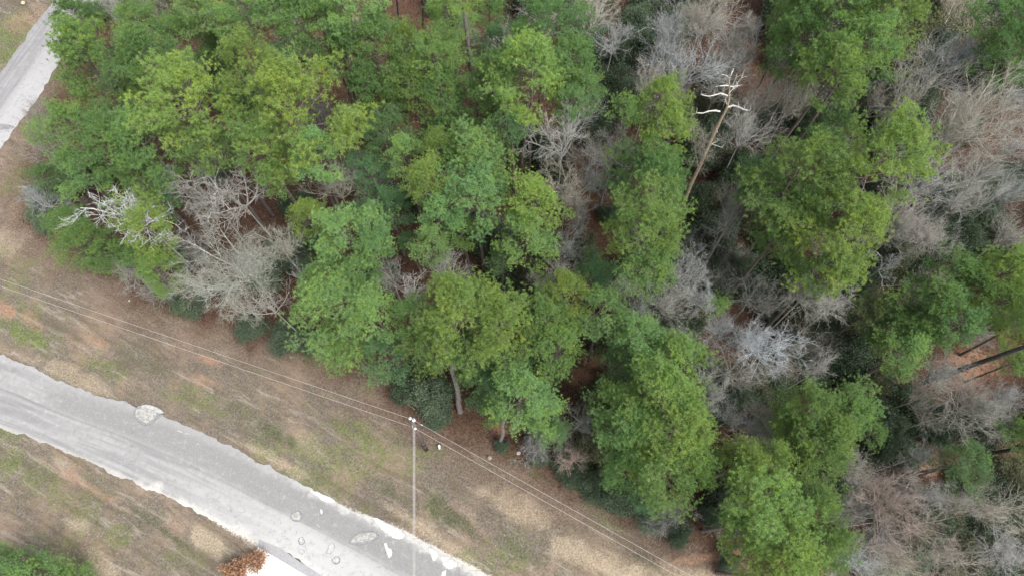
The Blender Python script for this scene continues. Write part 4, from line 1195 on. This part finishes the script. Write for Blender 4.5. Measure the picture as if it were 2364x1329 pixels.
# ---------------------------------------------------------------- dark leaning trunk and its fellows near the right edge, bare pole trunks
M_DARKBARK = bark_mat('dark_wet_bark', (0.045, 0.04, 0.038), (0.12, 0.11, 0.105))
def pole_trunk(name, a, b, r0, r1, mat, label, cat='tree trunk', stubs=0, seed=0, crown=None):
    pa, pb = P(a[0], a[1], a[2]), P(b[0], b[1], b[2])
    root = link(name, None, loc=(pa.x, pa.y, 0))
    tag(root, label, cat)
    g = np.random.default_rng(seed)
    n_ = 8
    pts = []
    for i in range(n_):
        t = i / (n_ - 1)
        q = pa.lerp(pb, t) - root.location
        if 0 < i < n_ - 1: q += Vector((g.normal() * .06, g.normal() * .06, 0))
        pts.append(q)
    mb = MB(); mb.tube(pts, np.linspace(r0, r1, n_), 8, 0)
    for _ in range(stubs):
        i = int(g.integers(3, n_)); d = Vector((g.normal(), g.normal(), .3)).normalized() * g.uniform(.4, 1.2)
        mb.tube([pts[i], pts[i] + d * .6, pts[i] + d], [.035, .025, .012], 4, 0)
    link('trunk', mb.mesh('trunk', [mat], True), root)
    if crown:
        me, s, col = crown
        c = link('crown', me, root, pts[-1]); c.scale = (s, s, s); c.color = (*col, 1)
    return root
pole_trunk('pine_tree', (2108, 892, 0), (2390, 792, 13.5), .24, .15, M_DARKBARK, 'dark bare pine trunk leaning over the orange litter to the right edge', 'tree', 2, 1, (CROWNS[1], .9, TONE['m']))
pole_trunk('pine_tree', (2076, 1020, 0), (2140, 993, 4), .16, .12, M_DARKBARK, 'short dark trunk below the long dark leaning trunk', 'tree', 2, 2)
pole_trunk('pine_tree', (2262, 1048, 0), (2400, 1030, 8), .20, .15, M_DARKBARK, 'dark grey trunk entering from the right edge above the lower pines', 'tree', 0, 3, (CROWNS[3], .8, TONE['m']))
pole_trunk('pine_tree', (2112, 1100, 0), (2186, 1078, 5), .12, .09, M_DARKBARK, 'thin dark trunk leading into the blue-green pine near the right edge', 'tree', 1, 4)
M_GREYBARK = bark_mat('grey_pine_bark', (0.13, 0.115, 0.11), (0.24, 0.21, 0.20))
pole_trunk('pine_tree', (1092, 200, 9), (1070, 20, 20), .25, .15, M_GREYBARK, 'straight pale grey pine trunk standing clear at the top centre', 'tree', 3, 5, (CROWNS[2], .6, TONE['y']))
pole_trunk('pine_tree', (1204, 415, 1), (1217, 235, 14), .17, .12, M_PBARK, 'dark upright trunk below the yellow-green pine, left of the rounded grey bare tree', 'tree', 3, 6)
pole_trunk('pine_tree', (1484, 392, 8), (1508, 290, 15), .15, .10, M_PBARK, 'short dark trunk under the tall slim yellow-green pine', 'tree', 1, 7)
pole_trunk('pine_tree', (984, 105, 1), (972, -30, 14), .15, .10, M_PBARK, 'dark straight trunk in the shaded gap at the top', 'tree', 0, 8)
pole_trunk('pine_tree', (892, 50, 1), (880, -40, 12), .14, .10, M_PBARK, 'leftmost dark trunk in the shaded gap at the top', 'tree', 0, 9)
pole_trunk('pine_tree', (925, 60, 1), (908, -40, 12), .13, .09, M_GREYBARK, 'slender grey trunk between two dark ones at the top', 'tree', 2, 10)
pole_trunk('pine_tree', (1358, 835, 0), (1384, 730, 11), .09, .06, M_GREYBARK, 'thin pale trunk rising through the dark gap below the pale pine', 'tree', 3, 11)
pole_trunk('pine_tree', (942, 305, 0), (925, 250, 8), .13, .10, M_PBARK, 'dark trunk in the gap right of the broadest pine', 'tree', 1, 12)
pole_trunk('pine_tree', (985, 290, 0), (972, 240, 8), .13, .10, M_PBARK, 'dark trunk beside the open needle floor', 'tree', 1, 13)
pole_trunk('pine_tree', (1698, 1287, 0), (1760, 1262, 6), .18, .14, M_GREYBARK, 'short grey trunk leaning right at the lower wood edge', 'tree', 0, 14)
pole_trunk('pine_tree', (1156, 1025, 0), (1168, 950, 7), .17, .12, M_GREYBARK, 'short grey trunk under the brightest verge pine', 'tree', 0, 15)
pole_trunk('pine_tree', (1062, 950, 0), (1040, 810, 10), .26, .18, M_GREYBARK, 'curved pale grey trunk under the broad verge pine', 'tree', 1, 16)
pole_trunk('pine_tree', (562, 392, 6), (525, 330, 13), .16, .12, M_GREYBARK, 'grey trunk glimpsed between the two broad yellow-green pines', 'tree', 1, 17)

# ---------------------------------------------------------------- utility pole and wires
M_POLE = bark_mat('weathered_pole_wood', (0.10, 0.075, 0.07), (0.17, 0.13, 0.12))
M_INS = plain_mat('white_porcelain', (0.78, 0.82, 0.83), 0.3, 0, .1)
M_DARK = plain_mat('dark_hole', (0.03, 0.03, 0.03), 0.6)
M_GALV = plain_mat('galvanised_steel', (0.55, 0.57, 0.58), 0.45, 0.5)
M_WIRE = plain_mat('aluminium_wire', (0.50, 0.47, 0.45), 0.5, 0.2)
PB = P(984, 1037, 0)
HP = 11.0
pr = link('utility_pole', None, loc=PB)
tag(pr, 'brown wooden utility pole with white insulators standing on the verge', 'utility pole')
topw = P(952, 972, HP)
d = topw - PB
mb = MB()
mb.tube([(0, 0, -.2), (d.x * .5, d.y * .5, HP * .5), (d.x, d.y, HP)], [.17, .15, .12], 14, 0, cap=True)
link('shaft', mb.mesh('pole_shaft', [M_POLE], True), pr)
top = Vector((d.x, d.y, HP))
def ring(name, c, r, h, mat, hole=True):
    mb = MB()
    mb.tube([c, c + Vector((0, 0, h * .35)), c + Vector((0, 0, h * .5)), c + Vector((0, 0, h))], [r * .7, r, r * .75, r * .8], 14, 0, cap=True)
    o = link(name, mb.mesh(name, [mat], True), pr)
    if hole:
        mb = MB(); q = c + Vector((0, 0, h)); mb.tube([q, q + Vector((0, 0, .03))], [r * .36] * 2, 10, 0, cap=True)
        link('insulator_bolt', mb.mesh('insulator_bolt', [M_DARK]), o)
    return o
ins1 = P(947, 965, HP + .25) - PB; ins2 = P(955, 969, HP + .3) - PB
mb = MB(); mb.tube([ins1 + Vector((-.1, .04, -.12)), ins2 + Vector((.12, -.04, -.14))], [.05, .05], 6, 0, cap=True)
link('bracket', mb.mesh('pole_bracket', [M_GALV]), pr)
ring('insulator', ins1 - Vector((0, 0, .12)), .115, .26, M_INS)
ring('insulator', ins2 - Vector((0, 0, .12)), .125, .26, M_INS)
for (px, py, z, r) in ((954, 982, HP - 1.4, .09), (959, 989, HP - 1.7, .10)):
    ring('insulator', P(px, py, z) - PB, r, .22, M_INS, False)
mb = MB()
q0 = P(953, 975, HP - .5) - PB; q1 = P(955, 992, HP - 1.8) - PB
mb.tube([q0, (q0 + q1) / 2 + Vector((-.05, 0, 0)), q1], [.05, .05, .05], 6, 0, cap=True)
link('conduit', mb.mesh('pole_conduit', [M_GALV]), pr)
for z in (1.6, 3.1):
    mb = MB(); q = Vector((d.x * z / HP, d.y * z / HP, z)); mb.tube([q, q + Vector((0, 0, .12))], [.172, .171], 12, 0)
    link('band', mb.mesh('pole_band', [M_GALV]), pr)
mb = MB(); q = ins2 + Vector((.5, -.28, 0)); mb.tube([q, q + Vector((.16, -.09, 0))], [.05, .04], 6, 0, cap=True)
link('clamp', mb.mesh('wire_clamp', [M_GALV]), pr)

def wire(pts3, r, label, sag=0.0, n_=24):
    A = [Vector(p) for p in pts3]
    mb = MB()
    for a_, b_ in zip(A[:-1], A[1:]):
        pts = [a_.lerp(b_, i / n_) - Vector((0, 0, sag * 4 * (i / n_) * (1 - i / n_))) for i in range(n_ + 1)]
        mb.tube([p - A[0] for p in pts], [r] * len(pts), 5, 0)
    o = link('power_wire', mb.mesh('power_wire', [M_WIRE]), loc=A[0])
    tag(o, label, 'power line', 'power wires on the utility pole')
ZW = HP + .2
def far(p0, p1, k):   # run the span on past the frame in a straight line
    return p0 + (p1 - p0) * k
pU, pL = P(951, 967, ZW), P(955, 986, HP - 1.6)
wire([pU, far(pU, P(0, 643, ZW), 1.5)], .012, 'upper thin wire running from the pole to the left edge', .25)
wire([pL, far(pL, P(0, 660, HP - 1.6), 1.5)], .013, 'lower thin wire running from the pole to the left edge', .15)
wire([pU, far(pU, P(1596, 1329, ZW), 1.5)], .012, 'upper thin wire running from the pole to the lower right')
wire([pL, far(pL, P(1564, 1329, HP - 1.6), 1.5)], .013, 'lower thin wire running from the pole to the lower right')
p0 = P(954, 990, HP - 1.5); wire([p0, far(p0, P(953.5, 1329, HP - 1.5), 1.6)], .015, 'left one of the paired wires dropping straight to the bottom edge')
p0 = P(958, 990, HP - 1.5); wire([p0, far(p0, P(958, 1329, HP - 1.5), 1.6)], .015, 'right one of the paired wires dropping straight to the bottom edge')
p0 = P(956, 990, HP - 1.9); wire([p0, far(p0, P(955.8, 1329, HP - 1.9), 1.6)], .02, 'thicker cable hanging between the paired vertical wires')

# small things on the verge
pp = P(1014, 1029, .25)
pd_ = link('cable_pedestal', None, loc=(pp.x, pp.y, 0))
tag(pd_, 'small white plastic cable pedestal on the verge right of the pole', 'pedestal')
mb = MB(); mb.tube([(0, 0, -.05), (0, 0, .42), (0, 0, .5), (0, 0, .56)], [.13, .12, .10, .04], 10, 0, cap=True)
link('cap', mb.mesh('pedestal_cap', [M_INS], True), pd_)
mb = MB(); mb.box((.02, -.16, .12), (.16, .14, .26)); link('base', mb.mesh('pedestal_base', [M_INS]), pd_)
def rock(px, py, r, mat, label, name='rock', seed=0):
    c = P(px, py, 0)
    import bmesh
    bm = bmesh.new(); bmesh.ops.create_icosphere(bm, subdivisions=2, radius=r)
    g = random.Random(seed)
    for v in bm.verts:
        v.co *= g.uniform(.85, 1.12); v.co.z *= .6
    me = bpy.data.meshes.new(name); bm.to_mesh(me); bm.free(); me.materials.append(mat)
    return tag(link(name, me, loc=(c.x, c.y, r * .25)), label, 'rock')
M_ROCK = plain_mat('pale_rock', (0.55, 0.52, 0.50), .9)
rock(1197, 1045, .2, M_ROCK, 'pale stone at the wood edge right of the tiny dark shrub', seed=1)
rock(1130, 1056, .2, plain_mat('brown_rock', (.3, .24, .2), .9), 'brown grey stone on the verge below the short grey trunk', seed=2)
rock(54, 8, .25, plain_mat('tan_rock', (.5, .42, .28), .9), 'tan stone on the grass beyond the side road', seed=3)
rock(299, 694, .1, M_ROCK, 'tiny white stone on the verge above the wires at the left', seed=4)

# ---------------------------------------------------------------- labels that single out each plant by the landmark nearest to it
MARKS = [((190, 50), 'the side road corner'), ((560, 590), 'the largest pale bare tree'), ((278, 470), 'the white dead branches'), ((682, 272), 'the broadest yellow-green pine'),
         ((955, 970), 'the utility pole'), ((1640, 300), 'the leaning dead snag'), ((2225, 285), 'the widest fan-shaped bare tree'), ((2055, 1165), 'the pinkish brown bare tree'),
         ((2220, 850), 'the dark leaning trunk'), ((950, 680), 'the white crooked dead tree'), ((1752, 795), 'the whitish bare tree'), ((1083, 110), 'the clear grey trunk'),
         ((1300, 315), 'the rounded grey bare tree'), ((1649, 710), 'the lone small bright pine'), ((2015, 385), 'the largest yellow-green pine'), ((1205, 912), 'the brightest verge pine')]
DIRS = ['right of', 'lower right of', 'below', 'lower left of', 'left of', 'upper left of', 'above', 'upper right of']
ORD = ['nearest', 'second', 'third', 'fourth', 'fifth', 'sixth', 'seventh', 'eighth', 'ninth', 'tenth', 'eleventh', 'twelfth', 'thirteenth', 'fourteenth', 'fifteenth', 'sixteenth']
buckets = {}
for (o, px, py, tone, r, lab, h) in PLANTS:
    if lab:
        o['label'] = lab
        continue
    sp = 'pine' if o.name.startswith('pine') else ('bare tree' if o.name.startswith('bare') else 'shrub')
    w = (WORD if sp == 'pine' else GWORD if sp == 'bare tree' else {'s': 'blackish', 'e': 'dark green', 'q': 'olive'})[tone]
    (mx_, my_), mk = min(MARKS, key=lambda q: math.hypot(q[0][0] - px, q[0][1] - py))
    di = DIRS[int(round(math.atan2(py - my_, px - mx_) / (math.pi / 4))) % 8]
    buckets.setdefault((sp, mk, di), []).append((math.hypot(mx_ - px, my_ - py), o, w, r, sp))
for (sp, mk, di), lst in buckets.items():
    lst.sort(key=lambda q: q[0])
    for i, (_, o, w, r, _s) in enumerate(lst):
        size = 'small ' if r < 45 else ('big ' if r > 85 else '')
        o['label'] = f'{size}{w} {sp} {di} {mk}' if len(lst) == 1 else f'{size}{w} {sp}, {ORD[i]} of those {di} {mk}'
